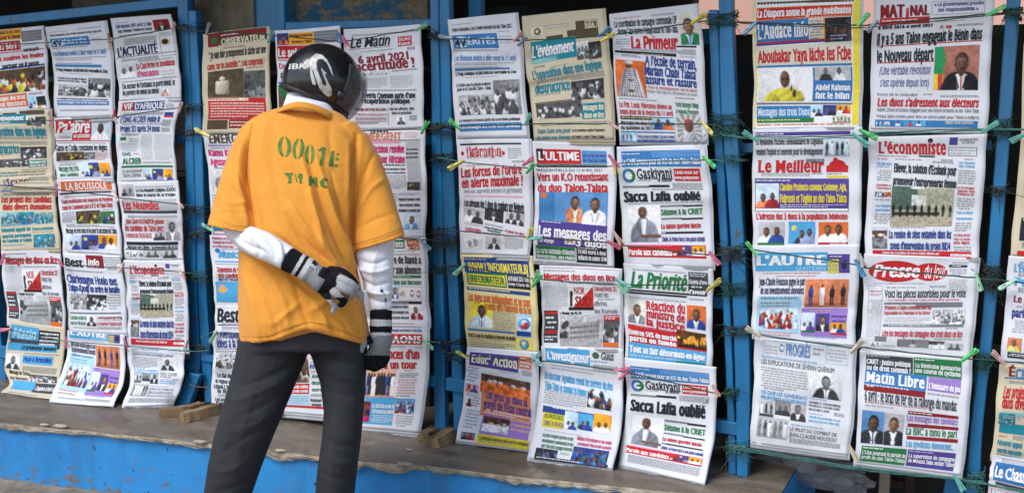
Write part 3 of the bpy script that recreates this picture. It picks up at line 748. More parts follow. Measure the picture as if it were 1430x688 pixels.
# --- middle bay, first column ---
Z1 = (600,0,3.4385)
news('H1', 'white newspaper with pale blue 4V masthead, top left of the middle bay', [(627,28),(632,80),(634,115),(638,194)], [(721,18),(728,80),(730,110),(736,192)], Z1, '''
m 105 118 250 126 g 1
t 107 138 392 153 k b|Voyle Dossoumou, Lars à l'indiv rencontré du duo Talon 2021
r 107 172 322 236 B
e 110 178 186 232 s
t 180 189 312 215 s k|ÉRITÉS
t 118 188 172 228 k b|4V
m 325 150 395 158 B 1
m 330 172 390 212 x 3
m 110 240 400 250 k 1
t 115 268 408 292 l b|Les Béninois invités à aller voter le 11 avril
m 118 300 408 316 g 2
r 122 332 385 342 B
m 122 324 405 332 B 1
t 125 350 415 364 k k|L'Ong Atinkpé AGBONKAN verrouille le Zou
m 165 372 400 378 g 1
t 130 405 295 418 k b|L'UDBN met la grande artillerie
t 134 424 297 438 k b|pour le KO du duo Talon - Talata
p 140 460 308 555 g!crowd:x:kwgd
p 306 388 432 552 g!crowd:g:wdkx
t 140 574 432 586 k b|Le ministre Dossou parle de coercition politique
r 140 596 438 632 B
t 144 603 430 618 w b|Les messages des trois duos candidats''', 0)
news('I1', 'cream newspaper with teal masthead and dark roof drawing, top centre of the middle bay', [(730,23),(737,100),(741,130),(748,195)], [(843,12),(850,80),(853,116),(858,195)], Z1, '''
m 548 124 720 132 g 1
m 560 138 715 144 g 1
r 700 105 805 190 h
r 660 150 805 192 h
r 560 178 640 200 h
p 488 138 545 178 logo:e:h
t 750 112 792 134 e b|NSIA
f 744 103 802 140 e
r 486 205 700 312 t
r 490 290 612 310 T
t 488 228 692 280 w ki|L'événement
p 704 206 760 292 g!crowd:e:khg
p 760 206 822 290 g!crowd:k:keh
m 575 322 700 328 t 1
t 492 345 825 385 t k|L'opposition dans une logique
t 500 412 668 452 t k|destructrice
p 674 396 832 486 g!crowd:k:hek
m 500 458 668 466 h 1
r 505 496 838 500 h
p 508 502 726 574 g!crowd:h:ekh
r 728 500 838 574 t
t 736 508 834 532 e k|Messages des
t 740 545 836 568 e k|duos en lice
t 518 622 678 640 t b|Gate-Gate aria pour
t 520 654 678 668 t b|la paix au Bénin
t 684 622 842 634 k b|A la femme enlve l'univers
t 684 652 842 664 k b|et l'enfer à venir Talon-Talata''', 0, 'c')
ZJ = (830,0,3.4385)
news('J1', 'white newspaper with red LA PRIMEUR lettering and a woman in striped dress on red', [(852,20),(856,60),(858,90),(866,200)], [(975,5),(980,60),(983,102),(988,200)], ZJ, '''
m 95 88 260 96 r 1
t 96 104 396 132 k b|La coordination de campagne communale UP
t 110 140 398 166 k b|Abomey-Calavi derrière Wadagni autour de Talon-Talata
p 402 66 488 216 port:S:n:C:b
m 100 185 165 215 g 3
t 172 178 396 230 r k|La Primeur
r 97 242 392 252 k
r 392 220 488 228 k
m 222 255 372 263 g 1
p 100 284 244 460 dress:o
t 240 270 488 310 b k|A l'école de terrain,
t 242 318 488 358 b k|Mariam Chabi Talata
t 248 364 494 400 b k|assure et rassure
t 252 410 496 424 r r|• Pour un développement réel du Bénin
t 252 430 498 444 g r|• Mariam Chabi Talata va à l'affrontement à sa victoire
m 122 468 370 478 d 1
t 120 488 372 512 r b|Le Pdt. Louis Vlavonou donne un
t 122 522 376 546 r b|avant-gout de la messe du 11 avril
m 390 464 500 476 k 1
t 392 490 502 512 n b|Forêt Bourges Village
t 392 524 500 544 n b|à Hvahouto-Possotomè
r 124 556 380 572 k
m 130 560 374 568 y 1
t 126 580 382 596 k b|Messages des duos Djossou-Corentin
t 126 604 276 620 k b|du quotidien au 2021
p 276 566 384 622 pair:C:b:o
p 392 548 508 680 burst:x
f 126 630 386 688 B
p 128 636 200 684 grp:C:4:rbw
t 204 648 380 662 b b|Trois les courses de candidats à Cana avec le soutien
t 204 668 380 680 b b|avec D'Imbé-Daniel 512 Grands l'apprend''', 0)
# second row
Z2 = (600,180,3.4385)
news('H2', 'white newspaper with red FORCES DE L\'ORDRE headline above small grey portraits', [(639,195),(643,260),(642,300),(645,355)], [(740,194),(742,255),(741,320),(738,357)], Z2, '''
r 146 72 440 80 k
t 178 92 348 140 x b|ibération
t 175 90 345 137 r bs|ibérati n
p 186 90 250 146 logo:w:r
p 278 92 326 146 logo:w:r
e 150 108 166 128 r
e 345 108 362 128 r
m 376 92 440 145 g 5
m 178 174 380 182 r 1
t 150 190 442 232 r k|Les forces de l'ordre
t 155 242 448 282 r k|en alerte maximale !
t 165 292 446 308 g ri|Avis aux apprentis sorciers et pyromanes
r 165 320 450 324 M
t 165 340 450 368 k k|Les adresses des 3 duos de combats aux Béninois
p 162 376 256 442 g!pair:x:w:k
p 262 380 352 436 g!port:k:k:w
p 362 380 452 452 g!pair:x:k:k:w
m 165 448 450 455 g 1
t 170 468 245 486 m b|Le pardon solidaire
t 266 468 346 478 k b|Pour la lutte du
t 276 482 340 492 n b|changement
t 364 482 452 496 r b|3 pour en dire
p 168 512 250 570 g!cartoon:w
p 268 512 348 576 g!port:x:k:w
m 354 512 450 576 g 7''', 1)
news('I2', 'white newspaper with red ULTIME masthead and a couple in front of blue sky', [(744,197),(747,260),(747,310),(745,366)], [(857,200),(859,260),(857,320),(856,373)], Z2, '''
r 514 96 728 168 r
r 514 94 546 156 k
t 524 110 720 148 w k|L'ULTIME
r 732 104 852 168 l
t 736 122 850 136 b b|LES ACTES DE PAPA
t 736 144 850 158 b b|de Sacca Lafia
r 516 170 852 184 k
m 528 173 840 181 x 1
t 512 192 826 204 k r|PRÉSIDENTIELLE DU 11 AVRIL 2021
t 512 214 854 248 r k|Vers un K.O retentissant
t 515 266 854 300 r k|du duo Talon-Talata
r 524 302 856 450 l
r 524 302 600 440 B
p 656 304 744 446 port:l:f:e
p 734 304 850 456 port:l:w:w
e 532 304 562 332 o
r 524 436 854 556 p
m 530 438 660 446 w 1
t 526 464 852 510 w k|Les messages des
t 530 524 600 540 w b|Le voyage
t 706 528 852 560 w k|3 duos
p 652 504 704 552 cartoon:O
r 510 556 700 620 n
r 706 562 852 640 k
t 514 570 698 592 w b|La carte nationale d'identité
t 514 600 698 616 w b|biométrique, une réalité
m 712 566 850 574 w 1
t 712 578 848 596 w b|29.000 morts à deux
t 712 606 848 626 w b|milliards de contre 10 M''', 1)
ZG = (840,190,3.6227)
GASK = '''
r 98 78 495 158 B
r 250 78 495 110 l
m 102 88 232 96 w 1
t 104 118 498 144 w b|Le CAPE prouve pour un KO de duo Talon-Talata
e 106 165 170 236 n
e 106 165 150 236 B
e 120 182 156 220 w
r 136 192 166 208 n
t 178 168 356 216 k bs|Gaskiyani
m 180 220 268 230 g 1
t 284 216 356 230 d ks|• Info
r 366 166 498 228 r
t 374 176 492 192 w b|Lisez-nous sur
t 372 204 494 218 w b|www.gaskiyaniinfo
r 108 252 240 262 g
r 240 248 344 260 k
m 112 253 236 261 k 1
t 112 284 502 332 k h|Sacca Lafia oublié
p 128 354 294 536 seated:w:v
r 290 352 416 360 g
r 412 350 508 358 k
t 296 374 508 400 n k|Séisme à la CRIET
r 300 416 402 424 g
r 400 416 510 424 k
t 300 446 500 468 r k|La saison sportive lancée
r 304 486 514 496 k
m 306 488 330 494 w 1
t 306 512 522 532 p k|Zinfin, la France face à son passé colonial
r 134 552 528 610 r
r 134 548 362 556 M
t 138 574 358 600 w k|Parole aux candidats
p 362 560 406 604 pair:r:w:k
p 406 556 458 604 sun:p
p 458 556 524 606 pair:O:w:w'''
news('J2', 'upper copy of the newspaper with the SACCA LAFIA headline and seated man in grey suit', [(861,205),(866,260),(868,305),(873,370)], [(984,202),(992,260),(993,300),(997,375)], ZG, GASK, 1)
# third row
Z3 = (600,350,3.4385)
news('H3', 'yellow newspaper with green INFORMATEUR masthead and man in light suit', [(645,355),(648,400),(650,440),(653,486)], [(744,357),(748,410),(751,450),(751,492)], Z3, '''
r 166 30 478 100 b
m 170 36 300 42 Y 1
t 184 56 472 92 Y k|WWW.L'INFORMATEUR.BJ
r 176 100 364 160 n
r 184 106 360 154 Y
t 192 116 358 148 n ks|INFORMATEUR
r 370 112 478 178 k
t 374 122 476 142 w b|AFFAIRE DU TER
t 374 152 476 164 w b|Andy Clarté dit
r 176 170 478 186 b
m 184 172 470 182 Y 1
t 182 200 480 236 o k|Les juges sont indépendants et ne sont
t 262 248 484 280 o k|soumis qu'à l'autorité de la loi
p 188 240 300 362 port:Y:s:w:b
m 302 290 412 378 h 8
r 418 300 490 410 C
p 422 316 488 380 swirl:w:c:r
r 420 384 490 408 b
t 184 392 414 412 h k|Voici ce que les candidats proposent au peuple
r 186 370 412 380 B
m 190 418 414 428 o 1
m 190 432 412 460 h 3
p 416 420 490 474 swirl:Y:B:c''', 2, 'y')
news('I3', 'white newspaper with red NORD SUD emblem and grey photo of a long building', [(753,370),(757,410),(757,450),(758,486)], [(866,375),(868,410),(869,450),(869,490)], Z3, '''
m 546 90 740 98 k 1
t 548 108 892 138 r k|Messages des duos en lice
r 540 78 905 80 r
m 548 148 660 280 x 12
p 664 166 784 286 nord:w
t 694 176 744 208 r b|NOR
t 698 222 778 262 R k|SUD
t 790 172 896 192 r b|Concours Recrut. 221
t 790 202 858 224 k r|Voici les
t 790 244 852 264 k r|affiches
t 790 282 900 300 k r|des Écureuils
r 548 286 614 440 d
r 552 290 612 304 r
m 554 312 612 330 w 1
m 554 336 612 352 w 1
m 554 360 612 376 w 1
r 552 382 612 396 r
m 554 406 612 432 w 2
t 622 294 728 306 k h|• Pour le K.O
p 624 308 828 456 g!bldg
r 832 308 908 334 r
m 838 312 904 330 w 2
p 832 334 908 440 g!crowd:d:gkx
r 832 430 908 462 o''', 2)
ZK = (840,360,3.4385)
news('J3', 'white newspaper with green script PRIORITÉ masthead and orange fire picture', [(872,367),(873,410),(874,450),(875,500)], [(995,375),(995,420),(994,470),(994,512)], ZK, '''
t 138 66 408 136 n ki|La Priorité
e 338 94 372 112 r
r 414 66 508 178 d
m 420 70 500 90 x 2
t 416 104 504 122 w b|Guéris d'une
m 420 130 500 144 s 1
t 416 152 504 170 w k|d'avenir
r 128 148 508 156 k
r 128 160 412 168 k
m 136 182 508 192 g 1
p 128 200 208 306 port:S:g:w
t 216 206 402 244 r k|Réaction du
t 216 248 402 282 r k|ministre de
t 216 288 402 320 r k|la justice
p 412 224 504 334 port:o:b:w
r 126 314 502 408 r
t 160 318 340 326 M r|Incendie au marché
t 128 340 358 362 w hs|Environ 50% du marché
t 130 370 356 392 w hs|partis en fumée
p 362 342 502 424 fire
r 126 400 502 486 c
t 132 418 496 448 w hs|Tout se fait désormais en ligne
t 134 458 380 468 s b|Passer la biométrie carte de démarche en
m 384 462 492 476 s 1
r 356 492 500 498 n''', 2)
# lowest row
Z4 = (600,480,3.3071)
news('H4', 'white newspaper with purple masthead and orange landscape picture, bottom left of the middle bay', [(652,484),(651,520),(645,570),(637,616)], [(751,491),(751,540),(749,590),(743,629)], Z4, '''
r 186 36 412 96 p
t 196 50 408 82 e ks|Educ' Action
r 412 56 472 88 o
r 412 90 472 112 f
m 418 62 468 108 w 3
m 180 100 228 112 r 1
m 172 112 228 172 l 4
p 164 178 228 216 pair:M:o:b
m 170 222 230 240 g 2
p 170 240 194 286 port:w:R:k
m 198 240 232 290 d 4
m 170 295 230 390 l 6
p 148 402 212 438 pair:g:k:R
p 240 122 466 220 field:o:sky
t 318 120 418 130 x r|Élevage national en
t 370 138 416 146 w b|au Bénin
r 242 200 466 330 f
t 262 218 452 250 p k|Un gros os dans la
t 248 256 466 292 p k|gorge de l'État central
m 252 298 456 320 w 2
r 244 322 466 418 P
p 250 330 370 402 field:w
t 370 342 462 354 q b|Incertitude
t 372 364 462 376 q b|et inquiétude
t 374 386 460 398 q b|des enseignants
r 222 412 462 460 y
t 230 424 458 440 d b|Le professeur autonome salue pour les enseignants
m 230 444 456 452 h 1''', 3, curl=True)
news('I4', 'white newspaper with blue INVESTIGATEUR masthead, bottom centre of the middle bay', [(757,483),(757,520),(752,570),(738,640)], [(870,487),(870,540),(868,590),(855,655)], Z4, '''
r 532 18 736 80 c
t 540 34 736 66 w k|L'investigateur
e 748 36 780 66 h
e 754 42 774 60 n
t 788 40 848 70 d bi|Guus
m 740 72 850 82 B 1
m 560 104 830 112 g 1
t 534 126 848 156 c k|Le docteur Agonkan revoit les mérites du duo
t 534 172 726 204 c k|Talon-Talata et convainc les femmes
m 530 206 726 272 g 6
p 732 182 844 290 crowd:s:wobk
r 526 282 842 312 b
m 570 288 710 296 w 1
r 526 312 622 380 y
t 530 318 618 336 n b|ADRESSES
t 530 352 618 370 b b|DES 3 DUOS
p 628 306 690 390 pair:s:w:b
p 692 316 758 390 pair:c:k:b
p 762 316 842 404 pair:O:w:w
r 692 380 758 394 b
m 526 390 750 400 x 1
t 520 408 662 424 n b|Les jeunes Houégansi Agonlinnou et leurs
t 518 434 662 450 n b|modérateurs soutiennent le duo
t 516 458 658 474 n b|pour Talon dès la campagne électorale
t 680 424 838 440 m b|Mathieu N'Kordjouma et son comité
t 680 450 836 464 m b|continuent l'électorale actualité
p 492 476 592 520 crowd:k:bkl
p 664 470 828 548 crowd:b:nbBk
r 486 512 824 530 k
m 494 516 760 524 w 1''', 3, curl=True)
news('J4', 'lower copy of the newspaper with the SACCA LAFIA headline, its foot curling onto the ledge', [(874,499),(876,550),(873,600),(864,650)], [(1000,512),(999,560),(996,620),(983,676)], ZG, GASK, 3, curl=True, like='J2', vmap=(0.035, .915))
# --- right bay ---
ZA = (1030,0,3.44)
news('K1', 'yellow framed newspaper with blue AUDACE masthead and man in yellow shirt', [(1052,1),(1052,60),(1053,120),(1052,180)], [(1203,-4),(1203,50),(1202,120),(1201,178)], ZA, '''
r 76 5 588 640 w
r 92 12 556 26 h
r 76 8 90 640 Y
r 556 0 592 600 Y
r 92 40 552 104 o
r 92 44 552 96 r
t 96 52 548 86 w k|La Diaspora sonne la grande mobilisation
r 92 104 344 220 B
t 96 124 342 188 w ks|L'Audace Info
r 346 92 414 200 S
m 352 98 410 196 d 7
r 414 88 422 210 O
p 422 88 548 206 crowd:k:khd
r 440 162 532 204 s
m 446 168 526 198 b 2
r 92 208 550 216 r
r 92 216 550 224 b
r 92 228 550 322 S
t 96 250 546 302 r k|Aboubakar Yaya láche les Fcbe
r 92 318 550 328 B
p 100 332 358 488 yellowman:w
r 360 326 550 496 B
p 368 324 542 388 g!pair:x:k:w
t 370 408 538 434 w k|Abdel Rahman
t 372 446 536 474 w k|fait le bilan
r 92 494 552 504 g
r 310 488 548 494 w
r 94 510 352 568 B
t 100 522 348 556 s k|Messages des trois Duos
p 354 508 412 560 pair:C:w:k
p 412 506 476 556 pair:b:p:k
p 476 506 546 546 pair:O:w:r
r 94 568 368 592 n
m 100 574 360 584 Y 1
t 96 596 540 604 o b|Ibiadan cite Amazone agresse en vente du 11
p 456 556 544 592 grp:S:5:kd''', 0, 'w')
ZM = (1030,180,3.82)
news('K2', 'white newspaper with large red MEILLEUR lettering over a purple and yellow banner', [(1053,180),(1053,240),(1053,300),(1053,350)], [(1203,177),(1203,240),(1202,300),(1199,350)], ZM, '''
r 92 20 600 38 p
m 98 24 310 34 w 1
t 96 56 452 84 k b|Le dynamisme d'actions communautaires de Gogounou
t 96 106 452 138 d b|veulent l'exploit et oeuvrent pour le développement
p 460 54 592 146 grp:s:5:kdws
r 366 160 462 178 d
t 370 162 458 174 x b|QUOTIDIEN
t 108 170 462 228 r ks|Le Meilleur
e 488 164 580 230 r
r 476 194 592 230 r
e 508 152 534 174 r
r 480 248 592 260 y
m 480 234 590 244 d 1
m 130 234 460 252 g 2
r 94 266 594 438 p
r 94 424 594 438 w
f 94 264 596 440 d
m 100 270 334 280 w 1
p 98 290 222 420 pair:s:f:R
t 226 292 584 326 y k|Claudine Prudencio convainc Godomey, Agla,
t 228 350 584 390 y k|Fidjrossè et Togbin au duo Talon-Talata
m 230 400 580 420 x 2
t 100 450 588 480 r k|L'adresse des 3 duos à la population béninoise
p 106 496 248 606 pair:x:w:b
r 106 604 248 618 n
p 270 494 412 610 sun:c
p 430 496 588 604 pair:o:w:w
r 430 604 588 620 r
t 492 608 576 616 w b|WADAGNI CHABI''', 1)
ZN = (1030,340,4.3)
LAUTRE = '''
r 108 56 545 166 c
t 116 76 536 128 w h|L'AUTRE
t 350 138 528 160 C b|QUOTIDIEN
r 545 64 678 176 p
r 545 94 612 176 y
m 556 72 660 84 w 1
m 552 104 606 168 n 4
e 626 102 660 156 u
m 150 172 640 184 r 1
m 230 190 560 200 r 1
t 126 208 402 248 u b|Jean-Claude Houssou gagne le pari
t 134 262 396 300 u b|de ses investissements innovants
r 120 316 378 524 C
t 134 320 362 334 k r|UDBN/INAB À AGUIÉ-BANGO
m 126 348 370 366 k 1
m 140 370 364 380 k 1
p 134 388 362 508 crowd:s:rRwpf
m 126 520 374 532 o 1
m 126 534 374 544 r 1
p 406 214 666 382 grp:f:4:wkkb
r 384 388 662 550 P
m 440 396 580 408 r 1
t 566 428 656 442 p b|Messages
t 572 456 652 470 p b|des Duos
p 386 414 466 520 pair:s:w:p
r 386 514 466 532 n
p 474 420 556 524 port:p:k:w
p 560 474 656 534 pair:O:w:b
r 560 530 656 546 r
m 390 550 640 560 B 1'''
news('K3', 'upper right copy of the newspaper with white L\'AUTRE letters on light blue', [(1053,343),(1053,400),(1052,440),(1051,470)], [(1200,341),(1197,400),(1195,440),(1193,483)], ZN, LAUTRE, 2)
ZP = (1030,460,3.0175)
PROG = '''
f 108 40 376 116 C
f 376 66 468 140 C
p 176 56 198 96 logo:w:B
t 206 58 308 104 l b|PROGRÈS
m 320 70 366 110 g 2
m 116 60 170 100 x 3
m 380 76 460 132 x 4
m 104 104 420 118 c 1
t 104 122 410 140 k r|LES EXPLICATIONS DE SÉVERIN QUENUM
m 100 150 296 238 g 8
p 302 170 440 280 g!port:s:k:w:g
m 100 238 220 246 k 1
t 98 252 292 266 c b|CE QUE LES CANDIDATS
t 98 274 290 288 c b|PROPOSENT AUX BÉNINOIS
p 92 292 152 350 g!grp:x:3:kw
p 158 292 224 356 g!pair:g:k:k
p 226 300 288 374 g!port:x:k:w
r 90 348 150 360 d
r 222 366 286 380 d
m 300 282 400 290 c 1
t 300 298 432 306 k b|ADRIEN C. HOUNGBÉDJI
t 300 312 430 320 k b|PATRICE A. TALON: FAIRE
t 300 328 386 336 k b|ENCORE 5 ANS
m 300 346 380 354 c 1
t 298 360 430 368 c b|VÉNÉ REAFFIRME SON
t 298 376 428 384 c b|MESSAGE DE PERCÉE
p 86 360 214 446 g!grp:x:6:kwgd
m 226 392 404 402 c 1
t 222 408 420 422 k r|LE FRUIT DU COMBAT DE
t 220 430 420 446 k r|JEAN-CLAUDE HOUSSOU'''
news('K4', 'larger copy of the pale newspaper with thin blue masthead and grey suited portrait', [(1056,470),(1055,520),(1052,570),(1050,618)], [(1194,484),(1192,540),(1189,590),(1184,635)], ZP, PROG, 3)
ZL = (1190,0,3.4385)
news('L1', 'white newspaper with big red MATINAL letters and man beside green and yellow flag', [(1222,-6),(1220,60),(1218,120),(1216,180)], [(1388,-10),(1385,50),(1381,120),(1378,183)], ZL, '''
t 134 28 250 84 R h|MAT
t 256 40 270 84 r h|i
t 276 28 370 74 R h|NAL
r 262 46 268 80 n
r 130 90 370 124 r
m 140 98 360 108 w 1
t 392 14 632 30 p b|« Le gouvernement prendra
t 410 40 604 56 p b|ses responsabilités »
f 380 8 638 74 x
t 388 84 630 94 n r|Violences vers de justice commune
m 400 100 600 108 n 1
t 124 128 386 142 k hs|6 avril 2016-6 avril 2021
t 424 124 478 138 r k|P. 08
t 122 166 628 216 k k|Il y a 5 ans Talon engageait le Bénin dans
r 122 222 628 226 r
t 122 246 394 298 k k|le Nouveau départ
r 120 302 394 306 r
t 134 322 378 358 p ri|(Une véritable révolution
t 136 380 370 414 b ri|s'est opérée depuis lors)
p 400 226 616 432 flag
t 120 448 312 458 k rs|Echos de la campagne
m 340 448 400 458 r 1
t 118 472 606 508 r ki|Les duos s'adressent aux électeurs
t 116 518 606 534 d r|Hubert, Zimou et Dossou s'engagent pour une victoire écrasante du duo Talon-Talata
t 114 550 606 564 d r|Wassa Sako s'active pour faire un carton plein pour Talon à Adjarra
r 110 574 604 606 B
r 116 584 180 600 w
t 120 588 176 598 k b|SOYEZ LA
p 190 576 250 604 port:B:w:w
p 250 576 354 604 pair:c:r:w
t 446 582 580 594 e b|CREDIT SANS CAUTION''', 0)
ZE = (1190,180,3.6227)
ECO = '''
t 134 68 480 120 r ks|L'économiste
e 386 48 412 72 k
r 496 44 538 82 p
t 546 50 640 60 k b|UN ANGLE DE L'ÉCO
t 560 64 622 74 k r|DU BÉNIN
f 490 92 636 136 g
m 496 100 630 130 x 2
r 338 134 420 142 d
m 128 130 330 140 g 1
m 124 146 196 156 r 1
m 216 148 390 156 r 1
m 556 148 624 158 r 1
t 122 166 196 180 c b|Un pas vers
m 122 182 196 196 c 1
t 210 176 526 216 k k|Ellever, la solution d'Ecobank pour
t 206 242 526 280 k k|promouvoir l'entrepreneuriat féminin
m 124 204 196 262 g 5
t 120 276 194 286 r b|L'assemblée se
t 120 292 196 302 r b|Talon face à
p 116 312 170 342 crowd:w:bck
p 170 318 196 342 crowd:o:or
m 116 350 196 362 g 1
t 118 380 194 392 c b|Les équipes
t 116 402 194 414 c b|gouvernement
m 112 424 194 480 g 5
p 202 288 516 492 room
t 538 164 620 174 c b|Les citoyens
t 538 180 618 192 c b|des Zones
m 536 204 624 278 g 6
t 532 290 618 300 r b|La loi Budget
t 532 306 620 318 r b|supprime Talon
t 532 322 616 334 r b|Prudencio dit
m 530 345 620 408 g 5
t 528 416 610 428 c b|Pour un Bénin
t 526 446 610 458 c b|entrepreneur
m 524 470 606 518 g 4
p 106 496 182 604 field:g:sky
m 200 494 430 502 g 1
t 190 514 506 550 b k|La remise de sites entamée dans les
t 192 572 498 606 b k|zones d'intervention du projet BID4
t 518 530 600 542 m b|Au Sénat décisif
t 518 552 600 562 r b|Pour un Bénin
t 516 568 596 580 r b|plus digne
m 514 590 600 620 g 2
r 102 612 600 644 r
t 150 620 440 630 w b|Suivez les nouvelles de votre SGRE eBénin sur
r 496 630 598 646 w
m 500 634 594 642 R 1'''
news('L2', 'larger copy of the newspaper with red L\'ÉCONOMISTE masthead and meeting photo', [(1215,191),(1214,240),(1211,310),(1209,358)], [(1378,187),(1373,250),(1369,310),(1365,362)], ZE, ECO, 1)
ZR = (1190,350,4.3)
news('L3', 'white newspaper with two overlapping red ovals as masthead', [(1209,354),(1208,400),(1206,450),(1204,490)], [(1366,360),(1363,400),(1359,450),(1355,499)], ZR, '''
e 104 54 430 186 r
e 372 70 580 180 r
t 130 84 412 152 w ki|Presse
t 440 86 574 160 w ri|du Jour
r 584 82 694 98 d
m 590 86 690 94 w 1
m 590 104 692 150 g 4
m 584 168 690 250 x 6
m 130 190 570 200 g 1
f 96 206 182 510 x
t 106 238 176 246 r b|MISES EN ROUTE
m 104 254 178 270 r 2
m 102 290 176 500 x 16
m 200 214 440 224 d 1
t 192 234 680 278 d b|Voici les pièces autorisées pour le vote
t 200 288 640 300 m r|• Le ministre Sacca Lafia invite à la sérénité
r 190 310 662 320 g
r 380 320 662 338 g
t 196 328 474 350 r b|Présence à l'aube commune avec les
t 192 362 466 380 r b|responsables de l'Atlantique et du Littoral
m 192 394 470 430 x 3
p 484 352 680 440 g!crowd:x:gxw
r 184 438 668 454 g
m 200 442 560 450 w 1
m 560 458 664 470 d 1
t 184 476 664 508 r b|Lire les messages de campagne des trois duos en lice
r 140 512 210 540 g
p 110 545 180 568 g!pair:w:g:x
p 276 528 466 572 g!port:g:x:w
p 466 540 560 584 g!field:w
p 570 552 670 592 g!pair:x:d:d''', 2)
ZB = (1190,480,3.3077)
news('L4', 'white newspaper with blue MATIN LIBRE masthead and two portrait photos side by side', [(1203,489),(1202,540),(1199,600),(1195,645)], [(1355,499),(1353,560),(1348,610),(1342,663)], ZB, '''
r 64 48 280 128 d
m 70 50 200 58 x 1
t 66 68 270 88 w k|CRIET : Justice politique
t 66 96 270 116 w k|ou de droit commun ?
r 284 62 506 142 n
m 290 66 420 76 w 1
t 292 88 500 106 w b|La Béninoise sponsorise
t 290 112 500 130 w b|une course de cyclisme
r 60 116 344 202 B
t 64 128 336 170 w ks|Matin Libre
m 64 180 336 192 s 1
r 352 148 502 214 P
m 360 152 500 164 p 1
t 356 180 500 204 w k|L'émissaire du jeu
r 58 184 340 212 R
m 62 188 100 196 w 1
t 62 210 488 258 d b|6 avril : le bras de fer de la rallonge du mandat
m 60 260 488 272 r 1
m 60 276 250 286 g 1
p 46 304 150 456 port:l:k:w:p
p 152 318 240 466 port:x:k:w
r 260 308 492 324 R
r 256 366 490 382 R
r 252 424 488 440 R
m 266 312 380 320 w 1
t 254 326 488 354 P b|Les messages des candidats
t 250 384 484 416 n b|La BIIC a tenu le pari
t 248 446 470 472 c b|Les syndicats dénoncent...
r 42 468 250 538 n
m 48 472 176 482 w 1
t 46 490 246 506 w b|L'Uite poursuit la parole au
t 44 512 244 526 w b|profit du duo Talon-Talata
r 256 486 476 562 p
m 262 490 400 500 P 1
t 260 506 472 522 w b|La supervision de campagne
t 258 528 470 544 w b|de Moussa Saka séduit Talon''', 3)
# --- papers cut by the right edge ---
news('M1', 'cream newspaper cut off by the right edge of the view, upper', [(1432,60),(1426,200),(1418,300),(1412,357)], [(1590,55),(1584,200),(1576,300),(1568,362)], (1400,200,1), '''
r 27 104 80 136 k
t 30 106 78 120 w b|Talon
r 20 150 120 158 r''', 1, 'c')
EFF = (1190,350,4.3)
news('M2', 'white newspaper with blue first letters, cut off by the right edge at mid height', [(1411,357),(1408,400),(1404,450),(1400,505)], [(1575,368),(1570,420),(1565,470),(1560,520)], (1400,350,4.3), '''
t 75 78 290 122 c k|L'Événement
t 72 158 300 204 c k|Précis
t 66 268 290 304 R k|Le juge qui
t 58 346 300 392 b k|parle de K.O
m 60 410 300 490 g 6
p 36 518 120 598 port:f:Y:w
r 34 604 300 640 d
m 40 612 280 630 w 2''', 2)
ECHI = '''
t 30 40 60 80 R ks|É
t 60 50 250 92 B ks|CHIQUIER
r 8 86 260 92 B
t 8 128 250 180 r ki|Les projets des candidats
t 2 182 250 226 r ki|dans divers domaines
r -10 244 110 256 T
m 0 258 110 276 t 2
p -20 250 60 300 crowd:t:tTtc
r -14 296 250 340 t
p 110 240 250 330 crowd:T:tTct
t -24 350 20 358 o r|Affaire
t -24 372 90 396 t k|Nouvel appui
t -24 410 90 430 t k|marché impossible
t -26 436 90 450 t k|de Gourmet et Gonve
p 110 360 250 450 crowd:T:ttTc'''
news('M3', 'cream newspaper with red slanted headline letters, cut off by the right edge', [(1398,508),(1395,550),(1391,600),(1386,636)], [(1550,518),(1548,560),(1540,620),(1530,665)], (1400,500,3.3), ECHI, 3, 'c')
news('M4', 'white newspaper with white LE CH letters on blue, cut off by the right edge', [(1387,634),(1385,650),(1384,662),(1382,676)], [(1540,660),(1538,680),(1536,700),(1534,716)], (1190,560,5.375), '''
r 1072 450 1400 590 B
t 1078 486 1400 560 w k|Le Chasseur
r 1072 598 1400 622 d''', 4)
news('M5', 'white newspaper with magenta small capitals at the bottom right corner of the view', [(1383,671),(1382,700),(1380,740),(1378,800)], [(1535,712),(1533,740),(1531,790),(1529,850)], (1190,560,5.375), '''
f 1046 648 1500 900 m
t 1060 680 1300 710 m b|À DIMENSION
t 1060 730 1300 780 k k|Le Bénin''', 4)
# --- leftmost bay ---
Y0 = (0,0,3.4385)
SOL = '''
r -85 152 104 204 O
t -80 158 96 172 d b|Les Candidats à la Une
t -80 182 98 198 k b|Talon duo pour le Bénin
r 104 150 200 202 g
m 110 156 196 196 k 3
t -60 216 96 252 r k|Le soleil Bénin
r -80 210 96 254 r
t -76 220 90 246 w k|Le soleil Bénin
m 104 214 200 222 t 1
t 110 232 184 248 k b|sont les partis
r -85 262 206 266 r
t -60 280 204 300 r k|Talon soulève les foules
t 8 310 184 330 k k|partout où il passe
r -85 338 212 346 b
p -85 350 214 462 crowd:h:wYkow
r -85 468 130 524 o
t -80 474 124 492 w b|Les messages des trois
t -80 500 124 518 w b|duos aux électeurs
p 132 464 176 520 pair:C:b:w
p 176 464 218 520 pair:k:O:w'''
news('A1', 'newspaper with red masthead and dancing crowd photo at the top left corner of the view', [(-28,44),(-26,90),(-22,130),(-18,158)], [(61,36),(65,80),(67,120),(69,152)], Y0, SOL, 0)
news('A2', 'faded cream newspaper with teal headline at the left edge, second in its column', [(-20,157),(-18,190),(-14,230),(-12,262)], [(70,152),(72,190),(74,225),(76,262)], None, '', 1, 'c', like='I1', vmap=(-.10, .84))
